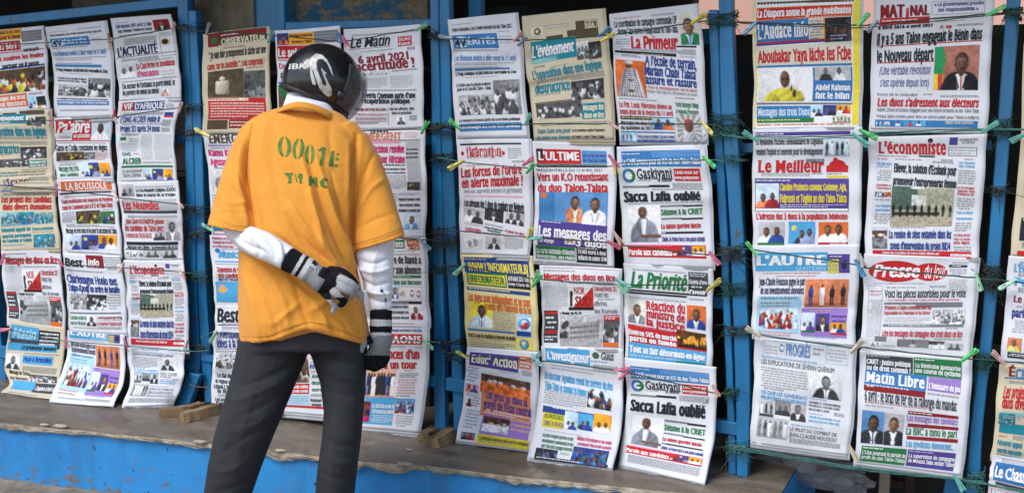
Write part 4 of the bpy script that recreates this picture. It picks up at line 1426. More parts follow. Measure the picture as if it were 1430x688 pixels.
news('A3', 'cream newspaper with red slanted headline over blue pictures at the left edge', [(-6,249),(-2,280),(0,320),(2,350)], [(73,243),(77,280),(81,315),(84,348)], (0,180,3.4385), '''
t 14 246 44 272 b bs|L'É
t 46 248 218 278 R bs|CHIQUIER
r 0 270 230 274 B
r 0 296 160 302 B
t 4 326 246 352 r ki|Les projets des candidats
t 10 362 246 388 r ki|dans divers domaines
p 4 400 92 458 crowd:T:tTct
p 92 400 162 458 crowd:t:tTcB
p 162 402 254 458 crowd:T:tTct
r 6 462 152 468 c
t 8 478 146 496 t k|Nouvel appui au
t 8 508 148 524 t k|marché permanent
t 8 530 148 546 t k|de Gourmet et Gonve
t 156 474 256 488 t b|Élection présidentielle
p 156 508 258 570 crowd:t:tTct
m 8 552 150 566 t 1''', 2, 'c')
news('A4', 'small left copy of the newspaper with red NORD SUD emblem', [(2,350),(5,390),(9,420),(11,450)], [(83,349),(86,390),(89,425),(91,462)], None, '', 3, like='I3', vmap=(-.02, 1.0))
news('A5', 'crumpled cream newspaper with blue MATIN masthead, folded at the bottom left corner', [(16,446),(10,485),(6,512),(14,535),(2,547)], [(91,457),(90,490),(84,520),(82,540),(72,557)], (0,360,2.867), '''
r 46 264 158 328 c
t 54 278 148 316 C ki|Matin
r 158 286 242 360 k
m 162 292 236 350 w 4
r 44 320 240 336 d
r 34 336 230 366 c
t 88 346 226 362 k ki|Le promoteur annonce
r 92 386 214 420 c
t 94 392 206 410 b ki|reçu à Bruxelles
p 24 380 84 440 g!port:e:k:e
t 34 446 116 460 k b|Message de Toron
t 36 470 110 482 k b|aux électeurs
p 116 462 228 492 g!crowd:h:khe
r 50 486 142 522 c
r 142 498 236 536 d
t 146 512 232 526 w b|Chapitre à huit clos
m 40 530 200 545 g 1''', 4, 'c', curl=True)
news('B1', 'small left copy of the newspaper with pale blue 4V masthead', [(64,38),(72,75),(77,110),(77,165)], [(147,29),(154,70),(158,115),(158,162)], None, '', 0, like='H1', vmap=(.03, .93))
news('B2', 'newspaper with white script on a red PALABRE masthead', [(76,165),(74,200),(77,230),(80,251)], [(156,161),(154,200),(156,225),(158,250)], (0,180,3.4385), '''
r 266 -38 438 20 r
r 346 10 436 54 r
t 274 -30 430 18 w ki|Palabre
t 352 24 430 42 w b|au quotidien
p 440 -38 526 48 port:s:w:w
r 262 56 526 60 r
t 266 78 514 106 k b|Ganse et Codjia constatent les dégâts
p 270 112 402 156 crowd:h:dhyk
p 404 112 456 150 g!crowd:g:kgx
m 458 108 516 152 r 5
t 280 182 374 204 n b|Messages des trois
t 284 214 372 228 n b|duos candidats
p 382 164 424 230 pair:s:w:b
p 424 164 472 230 sun:b
p 474 164 524 228 pair:O:w:b''', 1)
news('B3', 'newspaper with orange banner masthead and a row of three photos', [(79,251),(84,290),(87,320),(89,352)], [(158,250),(164,285),(167,320),(170,356)], (0,180,3.4385), '''
r 286 254 528 302 o
t 308 262 506 294 w bs|LA BOUSSOLE
r 284 308 532 318 d
t 294 342 540 360 r b|Toute mobilisation des soupçons de Paradous
t 298 370 540 390 r b|trame de Condamnés pour la K.O de Talon-Talata
m 296 400 360 450 g 5
p 364 398 480 458 crowd:h:nyhk
p 482 398 550 458 crowd:n:bkwn
t 314 478 556 500 k b|Message de trois duos et les pour la succession de Talon
p 318 510 386 578 pair:s:w:b
p 388 510 466 580 sun:b
p 468 510 556 576 pair:O:b:w''', 2)
news('B4', 'newspaper with black BEST INFO masthead, upper left copy', [(89,353),(92,390),(95,430),(97,462)], [(168,357),(173,395),(176,430),(178,466)], (0,360,2.867), '''
t 260 0 330 30 k k|Best
r 344 -14 412 36 R
t 350 2 396 30 w ki|info
m 414 -8 480 30 g 4
m 262 42 470 52 p 1
t 266 66 466 96 b k|Charlemagne Honlo met
t 268 104 474 130 b k|Tokpo-Kpodji en ordre de bataille
p 280 140 354 204 g!crowd:x:wxg
p 346 144 424 206 g!crowd:k:wkw
r 392 142 398 204 w
m 428 140 480 206 g 6
r 280 216 484 222 g
t 282 230 346 244 n b|Carrefour en bloc du
t 284 252 344 264 n b|cœur de TM actuel
p 348 228 386 270 g!port:w:k:w
r 392 234 488 246 R
t 392 254 488 266 r b|Le Quartier Toujours actif
t 392 238 484 246 w b|dossiers et autre affaire''', 3)
news('B5', 'newspaper with white L\'AUTRE letters on light blue, curling onto the ledge at left', [(96,461),(95,490),(88,520),(70,561)], [(174,467),(174,500),(172,535),(158,567)], None, '', 4, curl=True, like='K3', vmap=(-.10, .95))
news('C1', 'newspaper with dark blue ACTUALITÉ masthead, top of the third column at left', [(155,26),(160,70),(165,105),(167,141)], [(238,20),(246,60),(250,95),(252,137)], Y0, '''
m 548 110 640 116 b 1
t 552 122 722 138 b b|1500 réactions à MTL de RC à Calavi
t 560 146 724 160 k b|Axis, Pobiomè, Toudero et Lonovy
p 730 98 806 150 port:R:k:w
r 590 186 746 224 x
m 600 190 740 218 n 3
f 762 172 830 274 g
e 768 186 812 220 y
e 774 190 806 216 u
t 562 234 752 274 u k|L'ACTUALITÉ
r 556 280 850 284 g
p 570 310 654 380 g!pair:C:s:w
r 574 352 648 382 c
t 656 308 840 334 r b|La Casa ferme les inondations
t 660 346 762 372 m b|d'évacuation
m 766 340 842 396 x 4
r 580 396 850 398 d
t 584 406 836 428 k b|Du secteur de l'artisanat se porte mieux, et
t 586 436 760 458 k b|les porters de mieux au mieux
p 770 428 812 462 port:w:f:w''', 0)
news('C2', 'newspaper with red and blue VIF D\'AFRIQUE masthead and green ALCRER lettering', [(166,142),(163,180),(164,215),(165,254)], [(252,136),(244,180),(243,215),(247,252)], (0,180,3.4385), '''
r 586 -124 640 -86 r
r 640 -124 788 -86 b
t 592 -118 636 -92 w k|VIF
t 646 -118 784 -92 w k|D'AFRIQUE
e 790 -120 836 -92 x
r 790 -78 832 -56 b
r 790 -62 832 -54 r
t 580 -56 772 -30 b b|L'ONG ALCRER évalue le
t 580 -12 770 14 b b|Projet 2D après 24 mois
r 578 40 606 56 n
m 620 44 664 66 g 2
m 676 26 730 150 x 14
m 740 26 826 150 x 14
m 582 66 664 110 x 5
t 584 114 626 130 n b|ONG
t 584 142 674 168 n k|ALCRER
r 580 178 826 188 n
t 584 196 680 210 d r|Ce que proposent
t 588 216 676 232 d r|Talon, Djimba
p 686 194 728 246 pair:s:w:b
p 730 194 780 246 sun:b
p 782 194 826 246 pair:O:w:b''', 1)
news('C3', 'newspaper with red NOUVELLES masthead and grey portrait of a man in jacket', [(165,254),(169,290),(172,325),(174,362)], [(249,252),(252,290),(255,325),(256,362)], (0,180,3.4385), '''
p 580 266 640 322 g!pair:x:k:g
t 652 284 842 300 k b|Le Gd-Alexandre Djidjoho SOHOU
t 654 308 842 322 k b|dans le maral de sa troupe
r 584 336 848 388 x
t 588 348 760 384 r k|Les Nouvelles
r 590 390 846 404 d
t 600 430 784 452 r b|Jean-Claude HOUNKPON galvanise
t 600 462 782 488 r b|les candidats du Talon avec
t 606 498 728 520 r b|la victoire du duo TALON-TALATA
p 734 462 790 532 g!pair:x:k:k
p 790 430 860 534 g!port:x:g:w
r 608 540 856 556 k
t 614 558 854 572 k b|Message des Djinns : la proposition fait la loi
r 606 574 856 580 d
p 606 580 690 612 g!crowd:w:dgw
p 690 580 776 614 g!pair:x:d:d
p 778 580 854 618 g!pair:x:k:k''', 2)
news('C4', 'small left copy of the newspaper with red L\'ÉCONOMISTE masthead', [(174,363),(177,400),(178,440),(179,486)], [(256,363),(260,400),(263,440),(264,490)], None, '', 3, like='L2', vmap=(.02, .96))
news('C5', 'small left copy of the pale newspaper with grey portrait, curling onto the ledge', [(178,485),(181,510),(182,535),(172,567)], [(257,490),(257,515),(252,540),(243,565)], None, '', 4, curl=True, like='K4', vmap=(-.12, .93))
# --- second bay ---
news('D1', 'cream newspaper with dark red masthead, ballot box picture and red text block', [(284,48),(284,100),(284,140),(284,187)], [(375,37),(376,90),(377,140),(378,187)], (240,0,3.44), '''
r 170 164 452 226 h
r 172 166 222 230 R
e 184 186 216 214 n
r 224 164 452 184 R
m 232 168 350 180 w 1
t 232 190 446 218 e k|OBSERVATEUR
m 238 228 400 244 r 1
t 176 254 450 286 k b|“ Je vais finir pratiquement la tâche sur une
t 172 310 446 338 r b|canne, sur les bouteilles “, cout compromis !
p 174 348 346 470 ballot:h
p 348 346 448 470 g!crowd:h:hkg
r 172 472 448 574 r
r 174 474 368 486 e
m 178 476 360 484 R 1
m 182 492 440 568 q 6
r 170 578 266 622 h
r 274 576 400 618 R
m 280 582 396 612 q 2''', 0, 'c')
news('D2', 'newspaper with brown capital masthead and magenta headline beside the man\'s left sleeve', [(285,188),(289,220),(294,270),(297,330)], [(378,184),(381,220),(384,270),(386,330)], (260,180,3.44), '''
t 108 26 330 66 h ks|ÉMERGENT
r 106 76 400 82 P
t 106 100 330 128 m k|Kamu Kansara à la
t 110 142 330 172 m k|Agossou-Talata vous
p 116 200 240 300 cartoon:N
p 240 200 400 400 crowd:x:kgw
m 124 312 400 400 g 6
r 116 470 400 486 t
t 126 500 330 520 m b|Réunion à l'INAD, victoire''', 1)
news('D3', 'newspaper with blue MUNICIPALITÉS masthead and sun picture, left of the man', [(295,328),(297,365),(300,400),(303,428)], [(386,328),(388,365),(390,400),(392,428)], (260,180,3.44), '''
t 124 518 230 528 m b|Réunion à la CENA
t 126 538 230 548 m b|Wadagni de l'Ouémé
t 126 558 230 566 m b|et de Mènonsantogbo
e 140 572 164 594 B
t 154 584 300 616 c ki|Municipal
r 134 632 300 638 c
r 134 646 400 648 B
t 144 662 300 684 r b|Suspension du VAR, une
t 150 692 300 712 r b|des candidates Sé
r 140 732 400 830 c
e 150 745 195 785 O
t 156 716 300 728 b b|MOTS VRAIS POUR''', 2)
news('D4', 'newspaper with black BEST masthead and blue headline, lowest left of the man', [(302,426),(302,450),(300,470),(299,480)], [(392,428),(393,450),(394,470),(394,480)], (280,380,2.867), '''
t 68 146 158 196 k k|Best
r 160 140 240 200 R
t 166 150 236 190 w ki|info
r 70 208 330 212 d''', 3)
news('D5', 'white newspaper whose lowest lines in black condensed type show left of the trousers', [(300,462),(299,500),(298,530),(296,566)], [(394,464),(394,500),(392,540),(390,574)], (280,380,2.867), '''
t 78 236 180 262 b b|Avertissement
t 66 268 180 300 b b|idées à la Une
r 60 306 200 308 p
m 60 312 200 322 k 1
p 62 322 124 384 g!crowd:x:kwgy
p 124 330 200 384 crowd:s:bkw
m 70 390 120 396 x 1
t 68 402 160 418 k b|Le Bal du Bénin
t 62 426 160 440 k b|la région solidaire
t 56 446 160 462 k b|Lésion L'Amazone
t 70 466 160 480 k b|la Bataille
t 58 500 140 512 k b|Les pro-Talon
t 60 516 140 530 k b|l'avancée
t 260 490 312 504 k b|Atlant
t 262 520 312 536 k b|Les A''', 4)
news('E1', 'newspaper with red SOLEIL BÉNIN masthead half hidden by the helmet', [(385,43),(387,90),(388,130),(390,185)], [(475,36),(477,90),(479,130),(481,185)], (360,0,3.44), '''
r 92 162 148 218 b
p 96 164 148 216 port:b:o:k
r 148 160 268 216 O
t 154 166 262 178 k b|Fatoumata Amadou fait
t 166 194 258 206 k b|le vœu à Talon
r 270 150 386 206 g
m 276 156 380 200 d 3
r 94 222 330 282 r
t 98 236 320 272 w k|Le soleil Bénin
r 94 288 390 292 r
t 100 306 300 330 r b|Doublet et la suite
t 106 346 300 368 k b|pour les maires
r 94 394 390 404 B
p 96 408 200 540 crowd:n:nNh''', 0)
news('E2', 'hidden newspaper behind the man, its edge showing at his shoulder', [(392,184),(394,230),(396,280),(398,330)], [(482,184),(483,230),(485,280),(486,330)], (392,184,1), '''
m 8 10 80 140 g 14''', 1)
news('E5', 'newspaper showing red and pink print between the man\'s legs', [(396,462),(396,500),(396,540),(396,575)], [(488,464),(492,500),(492,540),(492,584)], (280,380,2.867), '''
p 344 322 432 442 crowd:M:hRhx
m 440 330 560 350 g 2
t 438 368 540 386 b b|Révélations sur
t 442 410 560 424 n b|Avertir au ciné
t 442 436 560 450 n b|deux Bénin appel
t 444 464 560 476 n b|entre plusieurs
r 342 446 434 486 r
t 346 452 430 464 w b|La grande mêlée
t 346 470 430 480 w b|du scrutin serein
r 342 488 434 528 C
m 348 492 430 524 g 4
r 344 530 560 538 r
t 440 506 560 518 k b|Retour Wandonou
t 444 524 560 534 k b|songe de l'ancien''', 4)
news('F1', 'white newspaper with black script MATIN masthead and big dark red headline right of the helmet', [(482,41),(484,90),(487,130),(490,181)], [(587,34),(589,80),(591,130),(592,178)], (360,0,3.44), '''
t 444 184 636 230 k bi|Le Matin
r 674 176 740 222 r
t 680 182 734 196 w b|ENCARTS
t 680 204 734 216 w b|Kandi
r 442 238 640 240 R
m 484 244 708 254 g 1
t 480 270 742 304 R k|6 avril 2021,
t 448 306 748 342 R k|Incertitude !
p 500 346 620 362 g!crowd:w:gww
m 520 372 620 420 x 6
m 632 362 742 420 x 7
t 500 444 756 468 k k|Séverin Quenum parle d'une
t 500 472 730 494 k k|récupération politique
m 740 476 754 484 k 1
t 470 516 618 530 R b|Message aux trois des Duos
m 470 540 620 600 r 3
t 634 514 756 526 k b|cité les officiers, Idée,
t 646 534 742 546 k b|dans et président
p 668 556 712 596 g!port:w:k:g
m 470 560 620 596 g 4
r 626 508 628 600 g''', 0)
news('F2', 'newspaper with terracotta serif masthead and magenta headline right of the man\'s shoulder', [(488,183),(491,230),(494,280),(495,333)], [(593,180),(594,230),(595,280),(594,331)], (485,170,4.05), '''
t 130 44 230 62 k hs|LE PAYS
t 80 66 304 102 f ks|ÉMERGENT
m 318 58 400 92 M 3
r 80 106 410 112 g
r 90 108 300 124 M
m 330 100 404 108 g 1
t 100 136 324 174 m k|La décision rendue
t 110 192 328 230 m k|par la Cour Africaine
r 332 112 412 384 x
t 336 150 402 160 k b|Voici les attendus
t 336 172 402 184 k b|sûrs des droits
t 336 194 402 206 k b|pour les cités
m 338 220 404 330 g 9
p 336 340 408 386 crowd:d:kyk
t 210 238 328 248 k b|à 980 900 000 de francs CFA
t 200 260 328 272 k b|Aide du conciergerie à l'égard
t 210 282 326 292 k b|de Sèmè à Adandokpo Marché
m 220 300 330 380 g 8
m 284 400 410 416 P 2
t 286 430 410 444 k k|Hippolyte Hazoume, Azalaf
t 288 462 410 476 k k|Cadre et éducateur, députés,
t 288 492 412 508 k k|fondateur y prennent part
p 322 524 412 608 port:s:l:w
m 200 400 276 600 P 12''', 1)
news('F3', 'newspaper with green masthead and black BANTÉ headline right of the white sleeve', [(495,333),(497,370),(499,410),(500,450)], [(592,332),(594,370),(596,410),(598,450)], (485,320,4.9), '''
r 200 76 392 134 n
t 240 84 386 124 w ks|Présente
p 408 70 494 142 crowd:f:fSf
m 290 148 490 158 g 1
t 200 188 498 234 d k|Le maire de Banté a
t 200 256 500 304 d k|payé par son absence
r 290 316 506 334 n
m 300 320 480 330 w 1
t 314 350 506 378 n b|dans aux électeurs
p 306 386 348 474 port:C:b:w
p 356 410 396 462 cartoon:O
p 430 410 458 468 logo:w:R
p 472 416 504 470 logo:w:R
f 350 392 512 490 x
r 290 494 512 512 k
m 300 500 470 508 w 1
t 290 520 416 540 k b|le président et le maire
t 290 558 418 578 k b|N'Dali échangent avec
t 290 596 418 614 k b|le monde éducatif
p 428 518 510 618 port:w:R:w:r''', 2)
news('F4', 'newspaper with white RAONS letters on red and red UN TOUR headline beside the gloved hand', [(500,448),(498,490),(494,540),(490,596)], [(598,449),(598,490),(594,540),(586,604)], (500,440,4.05), '''
m 190 42 360 52 r 1
t 100 78 360 92 b b|Les autres électeurs au Porto-TALON
r 40 106 364 166 r
t 46 118 358 156 w ks|PHARAONS
m 180 172 300 186 g 1
t 40 198 350 246 r k|Les chances d'un
t 40 262 334 302 r k|K.O. à un tour
p 50 306 212 464 grp:q:9:wbkkb
r 40 462 212 486 c
r 40 468 208 612 c
p 20 486 72 600 crowd:R:rmk
t 80 502 204 522 w k|Le CNSR fait un don de
t 80 532 206 552 w k|350 tonnes aux sinistrés
m 80 560 204 606 s 5
m 250 310 320 318 r 1
m 230 326 336 356 k 3
m 224 360 330 464 r 7
p 214 470 322 554 crowd:l:Rbbs
m 216 562 310 630 g 5''', 3)
# ---------------- ropes, windings on the stiles, clothes pegs ----------------
def rope_mat(name, c1, c2): return two_tone(name, c1, c2, 90, rough=.7, bs=.5, bd=.001)
GRN = rope_mat('green_twine', (.006,.035,.022), (.02,.085,.055)); TEA = rope_mat('teal_twine', (.02,.09,.08), (.06,.20,.18)); NAV = rope_mat('navy_twine', (.01,.02,.06), (.03,.05,.13)); BLK = rope_mat('dark_twine', (.012,.018,.014), (.04,.05,.038))
STRINGS = [  # (material, double, points, label)
 (GRN,0,[(-25,64),(62,60),(150,55),(158,54),(243,40),(262,38)],'green twine holding the top row of papers in the leftmost bay'),
 (GRN,0,[(-25,170),(72,168),(160,165),(166,163),(252,150),(285,146)],'green twine across the second row of papers in the leftmost bay'),
 (NAV,0,[(-25,256),(76,265),(160,274),(168,276),(250,285),(285,289)],'navy blue twine across the third row of papers in the leftmost bay'),
 (GRN,0,[(-25,357),(84,368),(169,374),(256,380),(290,386)],'green twine across the fourth row of papers in the leftmost bay'),
 (TEA,0,[(-25,457),(16,461),(93,476),(174,482),(260,490),(292,489)],'teal twine holding the lowest papers of the leftmost bay'),
 (BLK,0,[(255,44),(290,44),(376,49),(470,58),(482,58),(588,41),(612,46)],'dark twine holding the ballot box paper and the paper behind the helmet'),
 (BLK,0,[(262,184),(288,188),(380,186),(590,180),(612,178)],'dark twine crossing behind the orange shirt at shoulder height'),
 (BLK,0,[(268,325),(298,322),(390,326),(590,334),(612,338)],'dark twine crossing behind the man at elbow height'),
 (TEA,0,[(280,472),(302,464),(392,468),(592,476),(614,480)],'teal twine crossing behind the man at hip height'),
 (GRN,0,[(608,52),(630,54),(720,56),(728,57),(845,50),(975,31),(1005,30)],'green twine along the top row of papers in the middle bay'),
 (GRN,0,[(612,174),(641,176),(738,174),(745,173),(858,173),(985,174),(1010,180)],'green twine across the foot of the top papers in the middle bay'),
 (TEA,0,[(612,220),(645,226),(740,235),(746,231),(858,232),(866,228),(983,223),(1012,226)],'teal twine across the second row of papers in the middle bay'),
 (BLK,0,[(612,324),(645,323),(738,331),(856,339),(866,342),(991,356),(1018,352)],'dark twine across the foot of the second row in the middle bay'),
 (GRN,0,[(612,370),(648,372),(750,389),(866,397),(992,398),(1018,404)],'green twine across the third row of papers in the middle bay'),
 (GRN,0,[(618,490),(650,496),(752,503),(866,518),(1000,548),(1025,545)],'green twine holding the lowest papers of the middle bay'),
 (BLK,1,[(1000,28),(1052,32),(1205,36),(1222,34),(1380,20),(1450,18)],'dark twine along the top row of papers in the right bay'),
 (TEA,1,[(1008,188),(1055,192),(1205,189),(1214,186),(1375,180),(1450,182)],'teal twine across the second row of papers in the right bay'),
 (GRN,0,[(1018,346),(1055,349),(1200,370),(1210,374),(1362,388),(1450,396)],'green twine across the third row of papers in the right bay'),
 (GRN,0,[(1020,462),(1054,466),(1192,486),(1206,485),(1352,500),(1450,508)],'green twine across the fourth row of papers in the right bay'),
 (TEA,2,[(1018,620),(1048,626),(1186,650),(1340,668),(1450,690)],'doubled teal twine under the lowest papers of the right bay')]
for mt, dbl, pts, lab in STRINGS:
    pts = [(x, y, 0) for x, y in pts]
    P0 = onY([p[0] for p in pts], [p[1] for p in pts], -.062)
    root = tag(empty('twine', tuple(P0[len(P0)//2])), lab, 'twine', 'twines stretched between the racks')
    for q in range(1+(dbl > 0)+(dbl > 1)):
        Q = P0.copy(); Q[:,2] += -.005*q*np.linspace(1,.2,len(Q)) if dbl != 1 else -.006*q*np.sin(np.linspace(0,pi,len(Q)))
        sm = smooth_line(Q, 10); sm[:,2] += .0006*RN.randn(len(sm)); sm[:,1] += .0006*RN.randn(len(sm))
        V, F = tube(sm, .0019 if q == 0 else .0014, 5); mesh('strand', V, F, mt, root, True)
def winding(x0, x1, y, n, mt, label, hgt=10, stray=5, yc=-.004):
    a = onY(x0, y, yc); b_ = onY(x1, y, yc); cx = (a[0]+b_[0])/2; rx = (b_[0]-a[0])/2+.005; cz = a[2]
    root = tag(empty('rope_winding', (cx, 0, cz)), label, 'rope knot', 'twine wound round the stiles')
    parts = []; hz = hgt/520
    for i in range(n):
        th = np.linspace(0, 2*pi, 25); tilt = random.uniform(-.5,.5)*hz; z0 = cz+random.uniform(-.5,.5)*hz
        rr = random.uniform(.96,1.10)
        ex = np.sign(np.cos(th))*np.abs(np.cos(th))**.45*rx*rr; ey = np.sign(np.sin(th))*np.abs(np.sin(th))**.45*(.024*rr)
        P = np.stack([cx+ex, .013+ey*1.05, z0+tilt*np.cos(th)+.0012*np.sin(th*5+i)], 1)
        parts.append(tube(P, random.uniform(.0008,.0015), 5))
    V, F = join(parts); mesh('coils', V, F, mt, root, True)
    parts = []
    for i in range(stray):
        s = np.array([cx+random.uniform(-1,1)*rx, -.016, cz+random.uniform(-.5,.5)*hz]); P = [s]; d = np.array([random.uniform(-1,1), random.uniform(-.6,-.05), random.uniform(-1,.5)])*.006
        for k in range(6): d = d+np.array([random.uniform(-1,1), random.uniform(-.5,.5), random.uniform(-1,.7)])*.0038; P.append(P[-1]+d)
        P = np.array(P); P[:,1] = np.clip(P[:,1], -.05, -.012); parts.append(tube(smooth_line(P,4), .0007, 4))
    # knot lump: tight little loops
    for i in range(3):
        c_ = np.array([cx+random.uniform(-.5,.5)*rx, -.018, cz+random.uniform(-.3,.3)*hz]); th = np.linspace(0, 2*pi*1.6, 22); r_ = random.uniform(.004,.009)
        ax = random.uniform(0,pi); P = np.stack([c_[0]+r_*np.cos(th)*cos(ax)-.5*r_*np.sin(th)*sin(ax), c_[1]+.004*np.sin(th*1.7), c_[2]+r_*np.cos(th)*sin(ax)+.6*r_*np.sin(th)*cos(ax)], 1)
        parts.append(tube(P, .0015, 5))
    V, F = join(parts); mesh('frayed_ends', V, F, mt, root, True)
PN = [('the thin left stiles near the leftmost bay', [(248,273,40,3,BLK),(257,279,150,4,BLK),(258,281,186,4,BLK),(260,285,290,7,BLK),(261,287,325,8,BLK),(263,289,384,8,GRN),(266,292,482,4,BLK)]),
      ('the pair of stiles right of the man', [(600,628,50,4,BLK),(602,631,178,9,BLK),(603,633,222,8,BLK),(604,636,322,5,BLK),(604,637,336,9,BLK),(608,640,374,5,GRN),(606,641,480,6,BLK),(628,643,497,4,BLK)]),
      ('the wide rough stile between middle and right bays', [(990,1024,30,8,GRN),(995,1029,172,12,GRN),(996,1030,184,6,TEA),(1003,1037,222,3,TEA),(1004,1038,353,12,BLK),(1010,1040,404,9,GRN),(1012,1045,460,6,BLK),(1014,1030,546,5,GRN),(1016,1047,622,10,TEA)]),
      ('the single blue stile of the right bay', [(1404,1424,22,7,GRN),(1391,1411,178,11,GRN),(1386,1405,266,4,BLK),(1374,1394,378,8,BLK),(1373,1393,396,9,BLK),(1364,1383,502,11,GRN),(1352,1372,668,11,TEA)])]
ORD = ['topmost', 'second', 'third', 'fourth', 'fifth', 'sixth', 'seventh', 'eighth', 'ninth']
for nm, L_ in PN:
    for i, (x0,x1,y,n_,mt) in enumerate(L_):
        winding(x0, x1, y, n_+1, mt, ('lowest' if i == len(L_)-1 else ORD[i])+' winding of twine round '+nm, hgt=8+n_*1.3, stray=3+n_)
# pegs
PC = dict(pink=(.80,.16,.30), palepink=(.80,.48,.42), green=(.08,.68,.16), palegreen=(.30,.66,.42), teal=(.16,.58,.50), yellow=(.80,.68,.10), blue=(.05,.30,.55), paleblue=(.28,.50,.66), grey=(.22,.28,.36), cream=(.74,.68,.50), white=(.70,.68,.66), red=(.68,.10,.14), brown=(.34,.22,.13))
PNAME = dict(palepink='pale pink', palegreen='pale green', paleblue='pale blue')
PM = {}
for k_, c_ in PC.items():
    m, t, b = node_mat('peg_plastic_'+PNAME.get(k_, k_).replace(' ', '_'), .38, Subsurface_Weight=0.0)
    n_ = tex(t, 'Noise', 60, coords(t), Detail=3); c_ = tuple(np.array(c_)*.80+.05); cc_ = np.array(c_)
    t.links.new(ramp(t, n_.outputs[0], [(.3, tuple(cc_*.8)), (.7, c_)]), b.inputs['Base Color']); PM[k_] = m
STEEL, t, b = node_mat('peg_spring_wire', .35, Metallic=1.0); b.inputs['Base Color'].default_value = (.45,.45,.46,1)
def prong_mesh(col):
    """half of a plastic peg along +X (jaw at 0, handle at 1 = tip), with a slot through the handle"""
    Ls = .062; w0, w1 = .0036, .0054; h = .0034
    bm = bmesh.new()
    def prof(x):  # half width
        return w0+(w1-w0)*min(1, x/.7) if x < .93 else w1*(1-(x-.93)/.07*.55)
    xs = [0,.08,.2,.35,.5,.56,.62,.72,.82,.90,.95,1.0]
    def inner(x): return 0 if x <= .56 or x >= .90 else .0021
    rows = []
    for x in xs:
        z = .0009+.0026*abs(sin(min(x,.5)*pi))*0+(.0045*max(0, x-.42)/.58)
        rows.append([(x*Ls, s*yy, zz+z) for s in (1,-1) for yy in (prof(x), inner(x)) for zz in (0, h)])
    vs_ = [[bm.verts.new(p) for p in r] for r in rows]
    for side in (0, 4):
        for i in range(len(xs)-1):
            a, c_ = vs_[i][side:side+4], vs_[i+1][side:side+4]
            for q in ((0,1),(1,3),(3,2),(2,0)):
                try: bm.faces.new((a[q[0]], a[q[1]], c_[q[1]], c_[q[0]]))
                except ValueError: pass
        for e_ in (vs_[0][side:side+4], vs_[-1][side:side+4]): bm.faces.new((e_[0],e_[1],e_[3],e_[2]))
    bmesh.ops.remove_doubles(bm, verts=bm.verts, dist=1e-6); bmesh.ops.recalc_face_normals(bm, faces=bm.faces)
    m = bpy.data.meshes.new('prong'); bm.to_mesh(m); bm.free(); m.materials.append(PM[col]); return m
th = np.linspace(0, 2*pi*3.2, 46)
sp_ = np.stack([.027+.0032*np.cos(th), np.linspace(-.0052,.0052,46), .0006+.0032*np.sin(th)], 1)
SPV, SPF = tube(sp_, .0006, 4); SPM = bpy.data.meshes.new('spring'); SPM.from_pydata([tuple(v_) for v_ in SPV], [], SPF); SPM.materials.append(STEEL)
PRM = {k_: prong_mesh(k_) for k_ in PC}
PEGS = '''62 50 66 69 palepink;151 47 154 62 brown;156 53 153 70 palepink;241 46 244 32 palepink;74 170 70 162 palepink;75 163 71 176 pink;160 152 159 165 red;158 160 163 171 white;250 157 254 142 palepink
80 257 76 275 pink;157 266 166 282 palepink;247 281 256 290 palepink;6 354 1 370 pink;81 361 88 375 pink;173 367 167 382 palepink;251 377 258 389 palepink;16 459 -2 461 pink;91 470 95 486 pink;173 472 177 492 pink;262 474 257 491 white
288 49 293 31 grey;374 60 381 42 palegreen;478 60 471 47 blue;478 50 486 66 pink;580 43 598 33 palegreen;293 191 271 180 yellow;588 187 598 168 green;299 324 281 312 teal;584 333 601 350 paleblue;303 462 292 479 palegreen;590 474 606 488 palegreen
632 54 612 51 grey;717 58 731 44 palepink;723 64 736 51 grey;836 51 855 38 blue;839 58 860 46 yellow;643 181 626 166 green;733 175 742 158 teal;864 180 846 168 palepink;965 34 987 19 yellow;979 169 996 189 yellow
648 224 625 237 yellow;730 231 746 220 pink;735 242 748 226 green;850 216 864 236 pink;856 226 863 246 yellow;736 334 744 316 yellow;738 334 757 331 teal;856 323 870 343 palepink;848 337 869 347 red;981 218 1000 235 green;990 351 1006 371 pink
650 368 633 385 palegreen;743 400 757 382 green;744 393 753 377 palegreen;860 389 882 403 teal;862 397 874 408 palegreen;987 406 1008 389 yellow;655 501 636 489 yellow;743 494 758 512 teal;743 504 756 492 paleblue;858 517 880 513 pink;864 529 879 516 pink;995 537 1004 555 palepink
1057 31 1037 49 blue;1198 37 1215 17 green;1226 29 1210 45 grey;1376 23 1407 7 green;1060 198 1036 183 teal;1200 181 1227 195 green;1190 186 1214 205 teal;1369 186 1396 169 teal;1438 184 1409 199 teal;1058 358 1041 336 green;1199 354 1208 374 white;1194 362 1208 388 blue;1363 380 1371 408 palegreen;1420 389 1393 405 palegreen
1062 470 1040 456 cream;1187 493 1208 472 cream;1342 504 1367 486 green;1404 509 1384 489 palepink;1184 620 1199 645 cream;1332 661 1347 687 teal'''
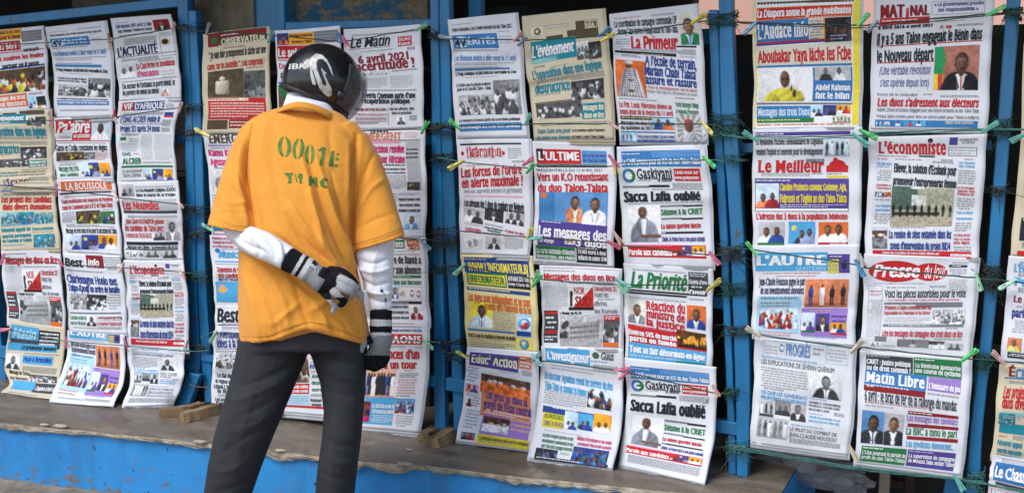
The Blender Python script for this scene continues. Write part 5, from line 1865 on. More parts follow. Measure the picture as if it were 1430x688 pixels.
SHORT = {'H1':'the larger 4V paper','I1':'the cream paper in the middle bay','J1':'the striped dress paper','H2':'the FORCES DE L\'ORDRE paper','I2':'the ULTIME couple paper','J2':'the upper SACCA LAFIA paper','H3':'the yellow INFORMATEUR paper','I3':'the larger NORD SUD paper','J3':'the green PRIORITÉ paper','H4':'the purple masthead paper','I4':'the INVESTIGATEUR paper','J4':'the lower SACCA LAFIA paper','K1':'the yellow framed paper','K2':'the MEILLEUR paper','K3':'the larger L\'AUTRE paper','K4':'the larger pale portrait paper','L1':'the MATINAL paper','L2':'the larger L\'ÉCONOMISTE paper','L3':'the red ovals paper','L4':'the MATIN LIBRE paper','M1':'the upper cream border paper','M2':'the blue lettered border paper','M3':'the lower cream border paper','M4':'the LE CH paper','M5':'the bottom right corner paper','A1':'the dancing crowd paper','A2':'the left border teal headline paper','A3':'the cream red headline paper at left','A4':'the smaller NORD SUD paper','A5':'the crumpled cream paper','B1':'the smaller 4V paper','B2':'the PALABRE paper','B3':'the orange banner paper','B4':'the black and red BEST INFO paper at left','B5':'the smaller L\'AUTRE paper','C1':'the ACTUALITÉ paper','C2':'the VIF D\'AFRIQUE paper','C3':'the NOUVELLES paper','C4':'the smaller L\'ÉCONOMISTE paper','C5':'the smaller pale portrait paper','D1':'the ballot box paper','D2':'the brown capitals paper','D3':'the sun picture paper','D4':'the lower BEST paper','D5':'the lowest paper left of the trousers','E1':'the paper behind the helmet','E2':'the paper behind the shirt','E5':'the paper between the legs','F1':'the script MATIN paper','F2':'the terracotta masthead paper','F3':'the BANTÉ paper','F4':'the RAONS paper'}
used_ = {}
for i, ps in enumerate(PEGS.replace('\n', ';').split(';')):
    q = ps.split(); jx, jy, hx, hy = map(float, q[:4]); col = q[4]
    best = None
    for key, pg, _r in PAPERS:
        for side, E_ in (('left', pg.L), ('right', pg.R)):
            d = np.hypot(E_[:,0]-jx, E_[:,1]-jy); k_ = d.argmin()
            if best is None or d[k_] < best[0]: best = (d[k_], key, side, k_/len(E_))
    pos = 'top' if best[3] < .3 else ('bottom' if best[3] > .7 else 'middle')
    lab = '%s clothes peg at the %s %s edge of %s' % (PNAME.get(col, col), pos, best[2], SHORT[best[1]])
    if lab in used_: lab = lab.replace('clothes peg', 'clothes peg, lower of two,')
    used_[lab] = 1
    J = onY(jx, jy, -.066); Hh = onY(hx, hy, -.069-.004*random.random())
    d = Hh-J; ln = np.linalg.norm(d); X_ = Vector(d/ln); Yt = Vector((0,-1,0)); roll = random.uniform(.25,1.0)*random.choice((-1,1))
    Zx = (Yt-X_*Yt.dot(X_)).normalized(); Yx = Zx.cross(X_)
    Rm = Matrix((X_, Yx, Zx)).transposed() @ Matrix.Rotation(roll, 3, 'X')
    s_ = min(1.1, max(.58, ln/.066))
    root = tag(empty('clothes_peg', tuple(J)), lab, 'clothes peg', 'plastic clothes pegs holding the newspapers')
    root.rotation_mode = 'QUATERNION'; root.rotation_quaternion = Rm.to_quaternion(); root.scale = (s_, max(.8, s_), max(.8, s_))
    p1 = bpy.data.objects.new('prong', PRM[col]); p2 = bpy.data.objects.new('prong', PRM[col]); p3 = bpy.data.objects.new('spring', SPM)
    p2.scale = (1, 1, -1)
    for o in (p1, p2, p3): C.objects.link(o); o.parent = root
# ---------------- the man ----------------
D0 = 2.70
def M_(x, y, dd=0.0): return atD(x, y, D0+dd)
PXM = FPX/D0
def lean(y):            # he bends towards the papers: the higher, the nearer the wall
    return float(np.interp(y, [60, 150, 300, 470, 700], [.27, .17, .07, .0, .0]))
def loft(rows, n=28, pw=2.4, cap=True):
    """rows: ((xl,yl),(xr,yr), depth centre, half depth)"""
    V = []; F = []
    for (a, b_, dc, hd) in rows:
        for j in range(n):
            th = 2*pi*j/n; c_ = np.sign(cos(th))*abs(cos(th))**(2/pw); s_ = np.sign(sin(th))*abs(sin(th))**(2/pw)
            t = (c_+1)/2; x = a[0]+(b_[0]-a[0])*t; y = a[1]+(b_[1]-a[1])*t
            V.append(M_(x, y, dc+hd*s_))
    k = len(rows)
    F = [(i*n+j, (i+1)*n+j, (i+1)*n+(j+1)%n, i*n+(j+1)%n) for i in range(k-1) for j in range(n)]
    if cap: F += [tuple(range(n)), tuple((k-1)*n+j for j in range(n-1, -1, -1))]
    return V, F
def capsule_chain(pts, n=14):
    """pts: (px, py, dd, radius in pixels); spheres joined by tapered tubes"""
    out = []; P = np.array([M_(p[0], p[1], p[2]) for p in pts]); R = np.array([p[3]/PXM for p in pts])
    S_ = smooth_line(np.c_[P, R], 4); 
    V, F = tube(S_[:, :3], S_[:, 3], n); out.append((V, F))
    for e_ in (0, -1):
        c_ = S_[e_, :3]; r = S_[e_, 3]; vv = []; ff = []
        for i in range(7):
            ph = pi*i/6
            for j in range(n): vv.append(c_+r*np.array([sin(ph)*cos(2*pi*j/n), sin(ph)*sin(2*pi*j/n), cos(ph)]))
        ff = [(i*n+j, (i+1)*n+j, (i+1)*n+(j+1)%n, i*n+(j+1)%n) for i in range(6) for j in range(n)]
        out.append((vv, ff))
    return out
def remesh(parts, voxel, smooth_it=4, name='blob'):
    V, F = join(parts); m = bpy.data.meshes.new(name); m.from_pydata([tuple(map(float, v)) for v in V], [], F)
    bm = bmesh.new(); bm.from_mesh(m); bmesh.ops.recalc_face_normals(bm, faces=bm.faces); bm.to_mesh(m); bm.free()
    o = bpy.data.objects.new(name, m); C.objects.link(o)
    r = o.modifiers.new('r', 'REMESH'); r.mode = 'VOXEL'; r.voxel_size = voxel; r.use_smooth_shade = True
    if smooth_it: s = o.modifiers.new('s', 'SMOOTH'); s.iterations = smooth_it; s.factor = .5
    dg = bpy.context.evaluated_depsgraph_get(); dg.update(); me = bpy.data.meshes.new_from_object(o.evaluated_get(dg), depsgraph=dg)
    bpy.data.objects.remove(o)
    v = np.zeros(len(me.vertices)*3); me.vertices.foreach_get('co', v); f = [tuple(p.vertices) for p in me.polygons]
    return v.reshape(-1,3), f
def project(V):          # world -> photograph pixels
    d = V-CAM; z = d@FW; return 715+(d@RT)/z*FPX, 344-(d@UP)/z*FPX
def normals(V, F):
    m = bpy.data.meshes.new('tmp'); m.from_pydata(V.tolist(), [], F); n = np.zeros(len(V)*3); m.vertices.foreach_get('normal', n); bpy.data.meshes.remove(m); return n.reshape(-1,3)
def fold(V, F, folds, gain=1.6):
    X, Y = project(V); Nn = normals(V, F); vd = CAM-V; vd /= np.linalg.norm(vd, axis=1)[:,None]
    face = np.clip((Nn*vd).sum(1)*1.6, 0, 1); D = np.zeros(len(V))
    for pts, w_, amp in folds:
        P = smooth_line(pts, 6); best = np.full(len(V), 1e9); tt = np.zeros(len(V)); k = len(P)
        for i in range(k-1):
            a, b_ = P[i], P[i+1]; d = b_-a; L2 = d@d+1e-9; t = np.clip(((X-a[0])*d[0]+(Y-a[1])*d[1])/L2, 0, 1)
            q = np.hypot(X-a[0]-t*d[0], Y-a[1]-t*d[1]); u = q < best; best[u] = q[u]; tt[u] = (i+t[u])/(k-1)
        D += gain*amp*np.exp(-(best/(w_*.85))**1.5)*np.sin(pi*np.clip(tt*.9+.05, 0, 1))**.6
    return V+Nn*(D*face)[:,None]
man = tag(empty('person', tuple(M_(405, 965, 0)*[1,1,0])), 'person in orange short-sleeved shirt, black helmet and striped gloves, one hand behind the back', 'person')
# --- body: one continuous surface under the clothes ---
HL = [  # left hand behind the back: finger chains (px, py, depth, radius px)
 [(462,377,-.155,6.0),(476,379,-.165,5.6),(488,386,-.165,5.0),(497,396,-.158,4.2)],                 # thumb, lies along the top
 [(466,386,-.170,6.2),(480,391,-.186,6.0),(493,398,-.186,5.4),(503,410,-.172,4.9),(504,416,-.165,4.2)],
 [(464,394,-.172,6.2),(479,402,-.192,6.0),(490,409,-.188,5.3),(489,416,-.176,4.6)],
 [(459,402,-.172,6.0),(470,410,-.190,5.7),(480,419,-.184,5.0),(477,425,-.172,4.3)],
 [(452,408,-.168,5.4),(460,416,-.184,5.0),(467,426,-.180,4.4),(466,434,-.172,3.9)]]
HR = [
 [(522,472,-.045,6.2),(512,476,-.06,5.6),(505,484,-.065,5.0),(503,493,-.06,4.2)],
 [(519,490,-.03,6.2),(513,500,-.045,5.8),(508,506,-.04,5.0),(506,503,-.03,4.4)],
 [(526,494,-.03,6.2),(521,506,-.04,5.9),(514,512,-.036,5.0),(510,509,-.026,4.4)],
 [(533,494,-.02,6.2),(531,507,-.03,5.8),(524,514,-.03,5.0),(518,513,-.02,4.4)],
 [(540,490,-.015,5.6),(539,502,-.02,5.2),(533,510,-.02,4.6),(527,511,-.014,4.0)]]
LARM = [(352,180,.15,24),(365,205,.13,22),(338,250,.09,20),(338,300,.03,15),(350,334,-.055,15),(385,351,-.125,14),(412,366,-.15,11.5),(424,373,-.155,11.5)]
LPALM = [(424,373,-.155,12.5),(438,383,-.160,15),(452,392,-.165,17.5),(460,395,-.170,14)]
RARM = [(488,195,.15,24),(480,215,.13,22),(512,260,.11,22),(523,325,.05,20),(528,375,.01,17),(532,420,-.01,12),(532,440,-.015,11.5)]
RPALM = [(532,440,-.015,12.5),(532,458,-.02,14.5),(531,475,-.025,17),(530,486,-.025,15)]
body = []
for ch in ([LARM, RARM, LPALM, RPALM]+HL+HR): body += capsule_chain([(a,b,c,r*.80) for a,b,c,r in (ch[1:] if ch in (LARM, RARM) else ch)], 10)
body.append(loft([((388,160),(478,168),.17,.06),((355,185),(495,195),.15,.09),((350,260),(488,262),.09,.10),((352,340),(485,340),.05,.10),((348,420),(495,420),.0,.11),((350,458),(500,460),.0,.10)], 20))
LEG_L = [(378,462,0,34),(355,560,0,31),(335,640,-.01,26),(315,720,0,22),(305,800,.01,22),(298,880,.0,17),(294,945,.0,14)]
LEG_R = [(470,462,0,34),(478,560,-.01,29),(477,640,-.01,24),(470,720,0,21),(467,800,.01,21),(464,880,.0,16),(462,945,.0,13)]
for ch in (LEG_L, LEG_R): body += capsule_chain([(a,b,c,r*.80) for a,b,c,r in ch], 14)
body += capsule_chain([(436,175,.18,24),(443,145,.22,22),(448,125,.26,22)], 14)
body += capsule_chain([(448,122,.27,36),(452,98,.27,38)], 16); body += capsule_chain([(470,135,.33,20),(476,140,.35,14)], 12)
body += capsule_chain([(484,122,.375,5),(489,129,.39,6)], 8)                      # nose
body += capsule_chain([(420,118,.24,5),(420,127,.24,4)], 8)                       # ear
SKIN = two_tone('brown_skin', (.085,.04,.026), (.13,.066,.042), 30, rough=.5, bs=.15)
V, F = remesh(body, .0065, 3); mesh('body', V, F, SKIN, man, True)
for ex, ey, ed in ((478,112,.36), (492,116,.31)):
    V, F = tube([M_(ex,ey,ed), M_(ex,ey,ed)+[0,.004,0]], [.010,.008], 8); mesh('eye', V, F, node_mat('eye_white', .2, Base_Color=(.7,.68,.64,1))[0], man, True)
# --- shirt ---
def hem(x): return float(np.interp(x, [330,350,375,397,430,460,485,503,520], [476,480,478,468,458,462,474,481,482]))
rows = [((404,147),(466,154),.175,.055),((384,152),(478,160),.170,.072),((364,158),(490,171),.165,.085),((352,168),(498,182),.155,.10),((345,190),(503,200),.14,.115),((340,225),(504,228),.115,.125),((337,265),(501,265),.09,.13),((335,305),(496,305),.07,.13),((334,340),(494,340),.05,.13),((332,380),(500,380),.03,.132),((332,420),(508,420),.01,.137),((333,450),(514,452),.0,.14)]
Vt, Ft = loft(rows, 44, 2.5, True)
# hem ring follows its own wavy line
n = 44; base = len(Vt)-n
Ft = Ft[:-1]; ring = []
for q, dy in ((0, -8), (1, 0)):
    for j in range(n):
        th = 2*pi*j/n; c_ = np.sign(cos(th))*abs(cos(th))**(2/2.5); s_ = np.sign(sin(th))*abs(sin(th))**(2/2.5); t = (c_+1)/2
        x = 334+(517-334)*t; Vt.append(M_(x, hem(x)+dy, .142*s_+.004*sin(th*9)))
    o = base+q*n; Ft += [(o+j, o+n+j, o+n+(j+1)%n, o+(j+1)%n) for j in range(n)]
Ft.append(tuple(base+2*n+j for j in range(n-1,-1,-1)))
slv_l = loft([((356,162),(392,180),.15,.06),((338,176),(376,200),.145,.066),((322,206),(364,228),.12,.068),((309,244),(358,258),.085,.068),((298,282),(355,292),.045,.066),((292,304),(355,314),.008,.070),((289,315),(357,327),-.012,.072)], 26, 2.3)
slv_r = loft([((462,178),(494,168),.15,.06),((474,200),(514,190),.145,.066),((484,232),(532,222),.125,.068),((489,270),(545,258),.10,.068),((490,310),(556,296),.07,.068),((490,338),(563,318),.045,.067),((491,352),(566,330),.035,.067)], 26, 2.3)
V, F = remesh([(Vt, Ft), slv_l, slv_r], .0042, 7)
FO = [([(347,190),(344,240),(350,285),(358,322)], 3.6, -.011), ([(338,200),(333,245),(340,290),(346,318)], 5, .006), ([(356,215),(354,260),(362,300),(366,330)], 5, .006),
      ([(498,188),(494,240),(492,300),(492,345)], 3.2, -.011), ([(504,200),(501,250),(499,300),(500,345)], 5, .005), ([(486,200),(485,250),(484,320),(488,370)], 5, .005),
      ([(415,205),(428,240),(440,290),(452,330),(470,372)], 5, .006), ([(428,215),(440,255),(455,300),(475,345),(502,400),(508,440)], 4, -.007), ([(440,215),(455,260),(470,310),(492,360),(512,420)], 5, .008),
      ([(462,240),(476,290),(488,335),(500,372)], 3.5, -.006), ([(400,300),(420,330),(444,352),(462,366)], 4, -.008), ([(405,285),(428,318),(452,346)], 4.5, .006), ([(385,318),(404,336),(430,356)], 4, .005),
      ([(432,270),(444,310),(452,345),(476,378),(498,392)], 4, .007), ([(470,385),(492,398),(506,424)], 4, -.009), ([(480,380),(502,396),(510,420)], 4, .007),
      ([(340,385),(352,420),(360,455),(362,476)], 6, .006), ([(352,380),(372,415),(384,450),(388,468)], 5, -.006), ([(366,372),(392,410),(402,440),(404,462)], 6, .006), ([(412,398),(420,425),(432,455)], 5, -.006), ([(440,425),(452,442),(460,460)], 5, .006),
      ([(462,438),(480,450),(494,470)], 4, -.005), ([(398,375),(420,398),(446,418)], 4, -.006), ([(340,335),(360,350),(380,362),(404,384)], 4, -.006), ([(300,300),(320,296),(345,300)], 3, -.003), ([(303,280),(325,285),(350,284)], 4, .003), ([(322,220),(336,250),(345,270)], 4, -.004),
      ([(316,250),(330,262),(344,285)], 3.5, .004), ([(545,300),(525,306),(500,318)], 3.5, -.003), ([(522,215),(510,240),(500,268)], 4, -.004), ([(535,250),(516,268),(500,296)], 4, .004),
      ([(372,165),(366,200),(368,240)], 6, .003), ([(384,170),(380,215),(386,262),(394,300)], 6, -.0025), ([(460,172),(462,205),(470,240)], 6, -.003), ([(340,470),(380,470),(430,452),(480,465),(514,474)], 2.2, -.0022), ([(293,309),(325,318),(356,319)], 1.8, -.0022), ([(492,345),(528,337),(564,323)], 1.8, -.0022),
      ([(420,420),(400,440),(380,452)], 5, .004), ([(470,400),(456,420),(430,436)], 6, .005), ([(500,440),(504,455),(506,472)], 4, .005)]
V = fold(V, F, FO)
SHIRT, t, b = node_mat('orange_cotton', .85, Specular_IOR_Level=.2, Sheen_Weight=.15)
v = coords(t); n1 = tex(t, 'Noise', 7, v, Detail=6); wv = tex(t, 'Noise', 700, v, Detail=2); n3 = tex(t, 'Noise', 22, coords(t, (1,1,.7)), Detail=4)
c = ramp(t, n1.outputs[0], [(.3,(.74,.30,.036)),(.7,(.84,.355,.046))]); c = mixc(t, .12, c, wv.outputs[0], 'MULTIPLY'); t.links.new(c, b.inputs['Base Color'])
nw = tex(t, 'Noise', 55, coords(t, (1,1,.55), (.2,.1,.3)), Detail=7, Roughness=.7)
bb = bump(t, b, n3.outputs[0], .5, .008); b2 = bump(t, b, nw.outputs[0], .6, .004); t.links.new(bb.outputs[0], b2.inputs['Normal'])
shirt = mesh('shirt', V, F, SHIRT, man, True)
shirt_bvh = BVHTree.FromPolygons([tuple(q) for q in V], F)
# collar: folded band round the back of the neck
def band(name, path, wd, th, mat, parent, nrm=None):
    P = smooth_line(np.array([M_(*p) for p in path]), 8); W = smooth_line(np.array([M_(*p) for p in wd]), 8); V = []
    vd = CAM-P; vd /= np.linalg.norm(vd, axis=1)[:,None]
    for i in range(len(P)):
        mid = (P[i]+W[i])/2+vd[i]*.006
        V += [P[i], mid, W[i], W[i]-vd[i]*th, P[i]-vd[i]*th]
    k = len(P); F = [(i*5+j, i*5+(j+1)%5, (i+1)*5+(j+1)%5, (i+1)*5+j) for i in range(k-1) for j in range(5)]+[(0,1,2,3,4), tuple((k-1)*5+j for j in (4,3,2,1,0))]
    return mesh(name, V, F, mat, parent, True)
band('collar', [(392,151,.115),(402,145,.09),(418,142,.08),(440,146,.085),(458,154,.10),(468,162,.125)], [(386,158,.105),(402,154,.075),(420,152,.062),(442,157,.068),(460,166,.085),(468,173,.115)], .012, SHIRT, shirt)
# --- white undershirt: neck and sleeves ---
WHITE = two_tone('white_cotton', (.70,.70,.74), (.82,.82,.86), 24, rough=.85, bs=.5, bd=.006)
V, F = remesh([loft([((402,128),(456,132),.24,.062),((398,140),(462,146),.20,.07),((394,152),(468,158),.18,.07),((400,165),(465,168),.17,.06)], 26)], .006, 3)
V = fold(V, F, [([(402,134),(425,132),(452,142)], 3, -.003), ([(402,143),(425,141),(456,152)], 3, .003)])
mesh('white_collar', V, F, WHITE, man, True)
sl = capsule_chain([(324,298,.0,15),(328,317,-.012,17),(346,333,-.034,18.5),(366,342,-.112,19.5),(388,353,-.138,17.5),(404,362,-.150,16.5)], 20)[:1]
V, F = remesh(sl, .0034, 4)
V = fold(V, F, [([(350,318),(365,326),(380,330)], 3, .005), ([(335,335),(352,345),(372,352)], 3.5, -.005), ([(372,334),(382,345),(384,362)], 3, -.0055), ([(380,332),(392,345),(394,364)], 3, .005), ([(345,326),(360,338),(372,352)], 3, .005), ([(322,328),(338,343),(356,358)], 3, .004), ([(396,345),(400,358),(398,374)], 2.5, -.004), ([(356,330),(362,345),(362,358)], 3, -.004)])
mesh('left_white_sleeve', V, F, WHITE, man, True)
sl = capsule_chain([(526,318,.05,29),(522,345,.04,28.5),(525,370,.02,25.5),(529,395,.005,20),(531,414,-.005,17),(532,432,-.01,15.5)], 20)[:1]
V, F = remesh(sl, .0034, 4)
V = fold(V, F, [([(500,362),(520,368),(546,360)], 3, -.005), ([(500,372),(522,380),(546,374)], 3.5, .005), ([(506,388),(522,398),(544,394)], 3, -.0055), ([(512,402),(526,410),(545,410)], 3, .005), ([(515,415),(530,421),(546,420)], 2.5, -.005), ([(524,355),(520,385),(519,415)], 4, .004), ([(533,400),(538,410),(542,428)], 2, -.004), ([(497,355),(508,380),(518,410)], 4, .004)])
sv = mesh('right_white_sleeve', V, F, WHITE, man, True)
BTN = node_mat('black_button', .3, Base_Color=(.012,.012,.014,1))[0]
bvh = BVHTree.FromPolygons([tuple(q) for q in V], F)
def cast(bv, x, y, off=.0):
    d = rays(x, y); d = d/np.linalg.norm(d); h = bv.ray_cast(Vector(CAM), Vector(d))
    return None if h[0] is None else np.array(h[0])-d*off
for (x, y) in ((533,406),(538,418)):
    p = cast(bvh, x, y, .002); r = rays(x, y); r /= np.linalg.norm(r); V_, F_ = tube([p, p-r*.002], [.0042,.0034], 10); mesh('button', V_, F_, BTN, sv)
# --- gloves: knitted, striped cuffs ---
KNIT, t, b = node_mat('knitted_wool', .95, Specular_IOR_Level=.1)
a = t.nodes.new('ShaderNodeVertexColor'); a.layer_name = 'ink'; ck0 = tex(t, 'Wave', 120, coords(t, (1,1,1), (0,.75,.4))); ck0.inputs['Distortion'].default_value = 1.5; ck0.inputs['Detail'].default_value = 2; ck0.inputs['Detail Scale'].default_value = 5
t.links.new(mixc(t, ramp(t, a.outputs[0], [(.14,(0,0,0)),(.20,(.8,.8,.8)),(.25,(.8,.8,.8)),(.275,(.0,.0,.0))]), a.outputs[0], ramp(t, ck0.outputs[0], [(.35,(.25,.25,.25)),(.65,(1.9,1.9,1.9))]), 'MULTIPLY'), b.inputs['Base Color']); n9 = tex(t, 'Noise', 350, coords(t)); bump(t, b, n9.outputs[0], .8, .003)
BK, WH, GY, SK_ = np.array([.012,.012,.014]), np.array([.56,.56,.56]), np.array([.23,.235,.24]), np.array([.42,.17,.11])
def glove(name, palm, cuff, fingers, axis0, axis1, cfun):
    parts = [capsule_chain(cuff, 18)[0]]+capsule_chain(palm, 18)
    for f_ in fingers: parts += capsule_chain(f_, 12)
    V, F = remesh(parts, .0021, 1)
    X, Y = project(V); d = np.array(axis1)-np.array(axis0); L_ = np.hypot(*d); d = d/L_
    s = (X-axis0[0])*d[0]+(Y-axis0[1])*d[1]; q = -(X-axis0[0])*d[1]+(Y-axis0[1])*d[0]
    cols = np.zeros((len(V),3))
    fp = [np.array([M_(p[0],p[1],p[2]) for p in f_]) for f_ in fingers]
    for i in range(len(V)):
        best = (1e9, 0, 0)
        for k_, P in enumerate(fp):
            dd_ = np.linalg.norm(P[1:]-V[i], axis=1); j = dd_.argmin()
            if dd_[j] < best[0]: best = (dd_[j], k_, j+1)
        cols[i] = cfun(s[i], q[i], X[i], Y[i], best)
    return mesh(name, V, F, KNIT, man, True, cols)
def cl_(s, q, x, y, best):
    if s < 13: return BK
    if s < 18: return WH
    if s < 23: return BK
    if s < 30: return WH
    if s < 44+q*.5 and q < -9: return WH if q > -12 else BK
    if best[0]*PXM < 9.5 and best[2] >= 1 and s > 56:
        if best[1] == 0: return BK
        if best[1] == 1: return WH*.72 if x < 494 or y > 407 else WH*.58
        if best[1] == 2: return (SK_ if (x-487)**2+(y-413)**2 < 12 else WH*.62)
        if best[1] == 3: return BK if y > 415 else WH*.6
        return SK_ if (x-465)**2+(y-420)**2 < 8 else (WH*.8 if y > 418 or x > 464 else BK)
    if q < -2 and s > 46: return BK
    if s > 58: return BK
    return GY
glove('left_glove', LPALM, [(401,361,-.150,16.8),(412,367,-.152,16.0),(424,373,-.155,15.6),(436,381,-.158,16.2)], HL, (403,362), (452,392), cl_)
def cr_(s, q, x, y, best):
    if s < 10: return BK
    if s < 19: return WH
    if s < 28: return BK
    if s < 32: return WH
    if best[1] == 0 and best[0]*PXM < 9: return WH*.6 if y < 492 and x < 512 else BK
    if s > 60: return BK
    if x < 517: return BK if y < 476 else GY*.8
    return GY
glove('right_glove', RPALM, [(532,433,-.012,15.8),(532,445,-.015,15.6),(532,460,-.02,16)], HR, (532,436), (531,486), cr_)
# --- trousers ---
tr = [loft([((337,440),(512,440),.0,.118),((335,470),(513,470),.0,.122),((332,492),(513,492),.0,.12)], 36, 2.6)]
def leg(rows): return loft([((a,y),(c_,y2),dc,hd) for (a,y,c_,y2,dc,hd) in rows], 26, 2.2)
tr.append(leg([(333,470,432,470,0,.10),(328,500,428,500,0,.10),(320,535,411,540,0,.098),(308,575,392,585,-.005,.09),(298,610,375,625,-.01,.082),(290,650,362,660,-.01,.076),(284,690,350,695,.0,.072),(277,750,340,750,.01,.07),(270,820,330,820,.01,.066),(266,890,322,890,.0,.062),(264,930,320,930,.0,.062)]))
tr.append(leg([(424,470,514,470,0,.10),(434,495,513,495,0,.10),(447,535,511,535,-.005,.092),(452,575,508,575,-.01,.084),(449,615,504,615,-.015,.078),(443,655,499,655,-.01,.074),(440,690,495,690,.0,.07),(438,750,495,750,.01,.068),(436,820,491,820,.01,.064),(435,890,488,890,.0,.06),(435,930,487,930,.0,.06)]))
V, F = remesh(tr, .005, 4)
V = fold(V, F, [([(430,486),(405,510),(370,528),(335,540)], 5, -.008), ([(425,500),(395,530),(350,552),(322,560)], 5, .007), ([(408,535),(375,562),(335,582)], 5, -.007), ([(395,560),(360,590),(315,605)], 5, .006), ([(372,600),(340,612),(300,640)], 4, -.005),
     ([(345,480),(338,520),(325,570),(310,640)], 5, .005), ([(345,640),(325,655),(292,660)], 5, .005), ([(440,490),(470,505),(505,508)], 5, -.007), ([(445,505),(475,525),(508,530)], 5, .006), ([(450,540),(480,552),(508,548)], 4, -.005), ([(500,480),(496,560),(492,620),(486,690)], 5, .005),
     ([(452,610),(478,622),(505,618)], 5, -.006), ([(450,630),(470,645),(500,642)], 5, .006), ([(446,655),(470,668),(498,664)], 4, -.005), ([(460,580),(464,620),(460,690)], 6, .004), ([(366,500),(350,560),(335,620),(322,690)], 7, .004), ([(350,670),(325,680),(290,690)], 5, -.005)], .55)
TRO, t, b = node_mat('charcoal_trousers', .85, Specular_IOR_Level=.25)
n1 = tex(t, 'Noise', 9, coords(t), Detail=5); wv = tex(t, 'Noise', 600, coords(t, (1,1,.3)), Detail=2)
c = ramp(t, n1.outputs[0], [(.3,(.030,.032,.036)),(.7,(.046,.048,.053))]); t.links.new(mixc(t, .35, c, wv.outputs[0], 'MULTIPLY'), b.inputs['Base Color']); n3 = tex(t, 'Noise', 16, coords(t), Detail=5); bump(t, b, n3.outputs[0], .6, .01)
mesh('trousers', V, F, TRO, man, True)
# shoes
SHOE = node_mat('black_shoe_leather', .4, Base_Color=(.015,.013,.012,1))[0]
for (cx, sg) in ((293, 1), (462, 1)):
    a = M_(cx, 950, 0)*[1,1,0]; f_ = np.array([sin(radians(-8)), cos(radians(-8)), 0]); s_ = np.array([f_[1], -f_[0], 0]); V = []
    prof = [(-.085,.034,.060),(-.06,.040,.085),(0,.042,.09),(.06,.045,.066),(.12,.050,.05),(.17,.044,.042),(.20,.026,.03)]
    for (d_, w_, h_) in prof:
        for j in range(14): th_ = 2*pi*j/14; V.append(a+f_*d_+s_*w_*cos(th_)+np.array([0,0,max(.002, h_*.5+h_*.5*sin(th_))]))
    F = [(i*14+j, (i+1)*14+j, (i+1)*14+(j+1)%14, i*14+(j+1)%14) for i in range(6) for j in range(14)]+[tuple(range(14)), tuple(84+j for j in range(13,-1,-1))]
    mesh('shoe', V, F, SHOE, man, True)
# --- helmet ---
HC = np.array(M_(450, 116, .26)); sc = (D0+.26)/FPX
Rr = RT; Uu = UP; Tt = -FW
rx, ry, rz = 54.5*sc, 53.5*sc, 60*sc
fdir = np.array([.74, -.30, -.60]); fdir /= np.linalg.norm(fdir)
V = []; F = []; nt_, npn = 96, 64
def hp(th_, ph_, k=1.0):
    d = np.array([sin(ph_)*cos(th_), cos(ph_), sin(ph_)*sin(th_)]); return d, HC+k*(Rr*d[0]*rx+Uu*d[1]*ry+Tt*d[2]*rz)
keep = {}
ax0 = np.array([-.25, .97, 0]); 
for i in range(npn+1):
    for j in range(nt_):
        d, p = hp(2*pi*j/nt_, pi*i/npn)
        keep[(i,j)] = ( (d[1]*53.5 > (-6.0 - (d[0]*54.5+53)*.43)) and not (d@fdir > .80) )
        V.append(p)
F = []
for i in range(npn):
    for j in range(nt_):
        q = [(i,j),(i+1,j),(i+1,(j+1)%nt_),(i,(j+1)%nt_)]
        if all(keep[z_] for z_ in q): F.append(tuple(z_[0]*nt_+z_[1] for z_ in q)[::-1])
HELM, t, b = node_mat('scuffed_black_helmet', .28, Coat_Weight=.35, Coat_Roughness=.2)
n1 = tex(t, 'Noise', 40, coords(t), Detail=8, Roughness=.8); sc1 = tex(t, 'Noise', 26, coords(t, (1,9,1), (.6,.2,.9)), Detail=6, Roughness=.8); cs = mixc(t, ramp(t, sc1.outputs[0], [(.62,(0,0,0)),(.68,(.5,.5,.5))]), ramp(t, n1.outputs[0], [(.4,(.005,.005,.006)),(.75,(.02,.02,.022))]), (.10,.10,.10)); t.links.new(cs, b.inputs['Base Color'])
t.links.new(ramp(t, n1.outputs[0], [(.35,(.12,.12,.12)),(.7,(.38,.38,.38))]), b.inputs['Roughness'])
helm = empty('helmet', tuple(HC-np.array(parent_loc(man)))); helm.parent = man
bm = bmesh.new(); bv_ = [bm.verts.new(p) for p in V]
for f_ in F:
    try: bm.faces.new([bv_[q] for q in dict.fromkeys(f_)])
    except ValueError: pass
bmesh.ops.remove_doubles(bm, verts=bm.verts, dist=1e-5); bmesh.ops.delete(bm, geom=[q for q in bm.verts if not q.link_faces], context='VERTS'); bmesh.ops.recalc_face_normals(bm, faces=bm.faces)
bm.verts.index_update(); HV = [tuple(q.co) for q in bm.verts]; HF = [tuple(q.index for q in f_.verts) for f_ in bm.faces]
be = [e_ for e_ in bm.edges if len(e_.link_faces) == 1]
bm.free()
o = mesh('shell', HV, HF, HELM, helm, True); md = o.modifiers.new('t', 'SOLIDIFY'); md.thickness = .014; md.offset = -1
helm_bvh = BVHTree.FromPolygons(HV, HF)
# rubber rim along the lower edge
def cast_h(x, y, off=0): return cast(helm_bvh, x, y, off)
rim = []
for th_ in np.linspace(0, 2*pi, 90):
    for ph_ in np.linspace(.35*pi, .98*pi, 160):
        d, p = hp(th_, ph_)
        if d[1]*53.5 <= (-5.0-(d[0]*54.5+53)*.43): rim.append(p); break
if len(rim) > 8:
    rp = np.array(rim); V_, F_ = tube(np.vstack([rp, rp[:1]]), .0065, 8); mesh('rubber_rim', V_, F_, node_mat('black_rubber', .6, Base_Color=(.012,.012,.013,1))[0], helm, True)
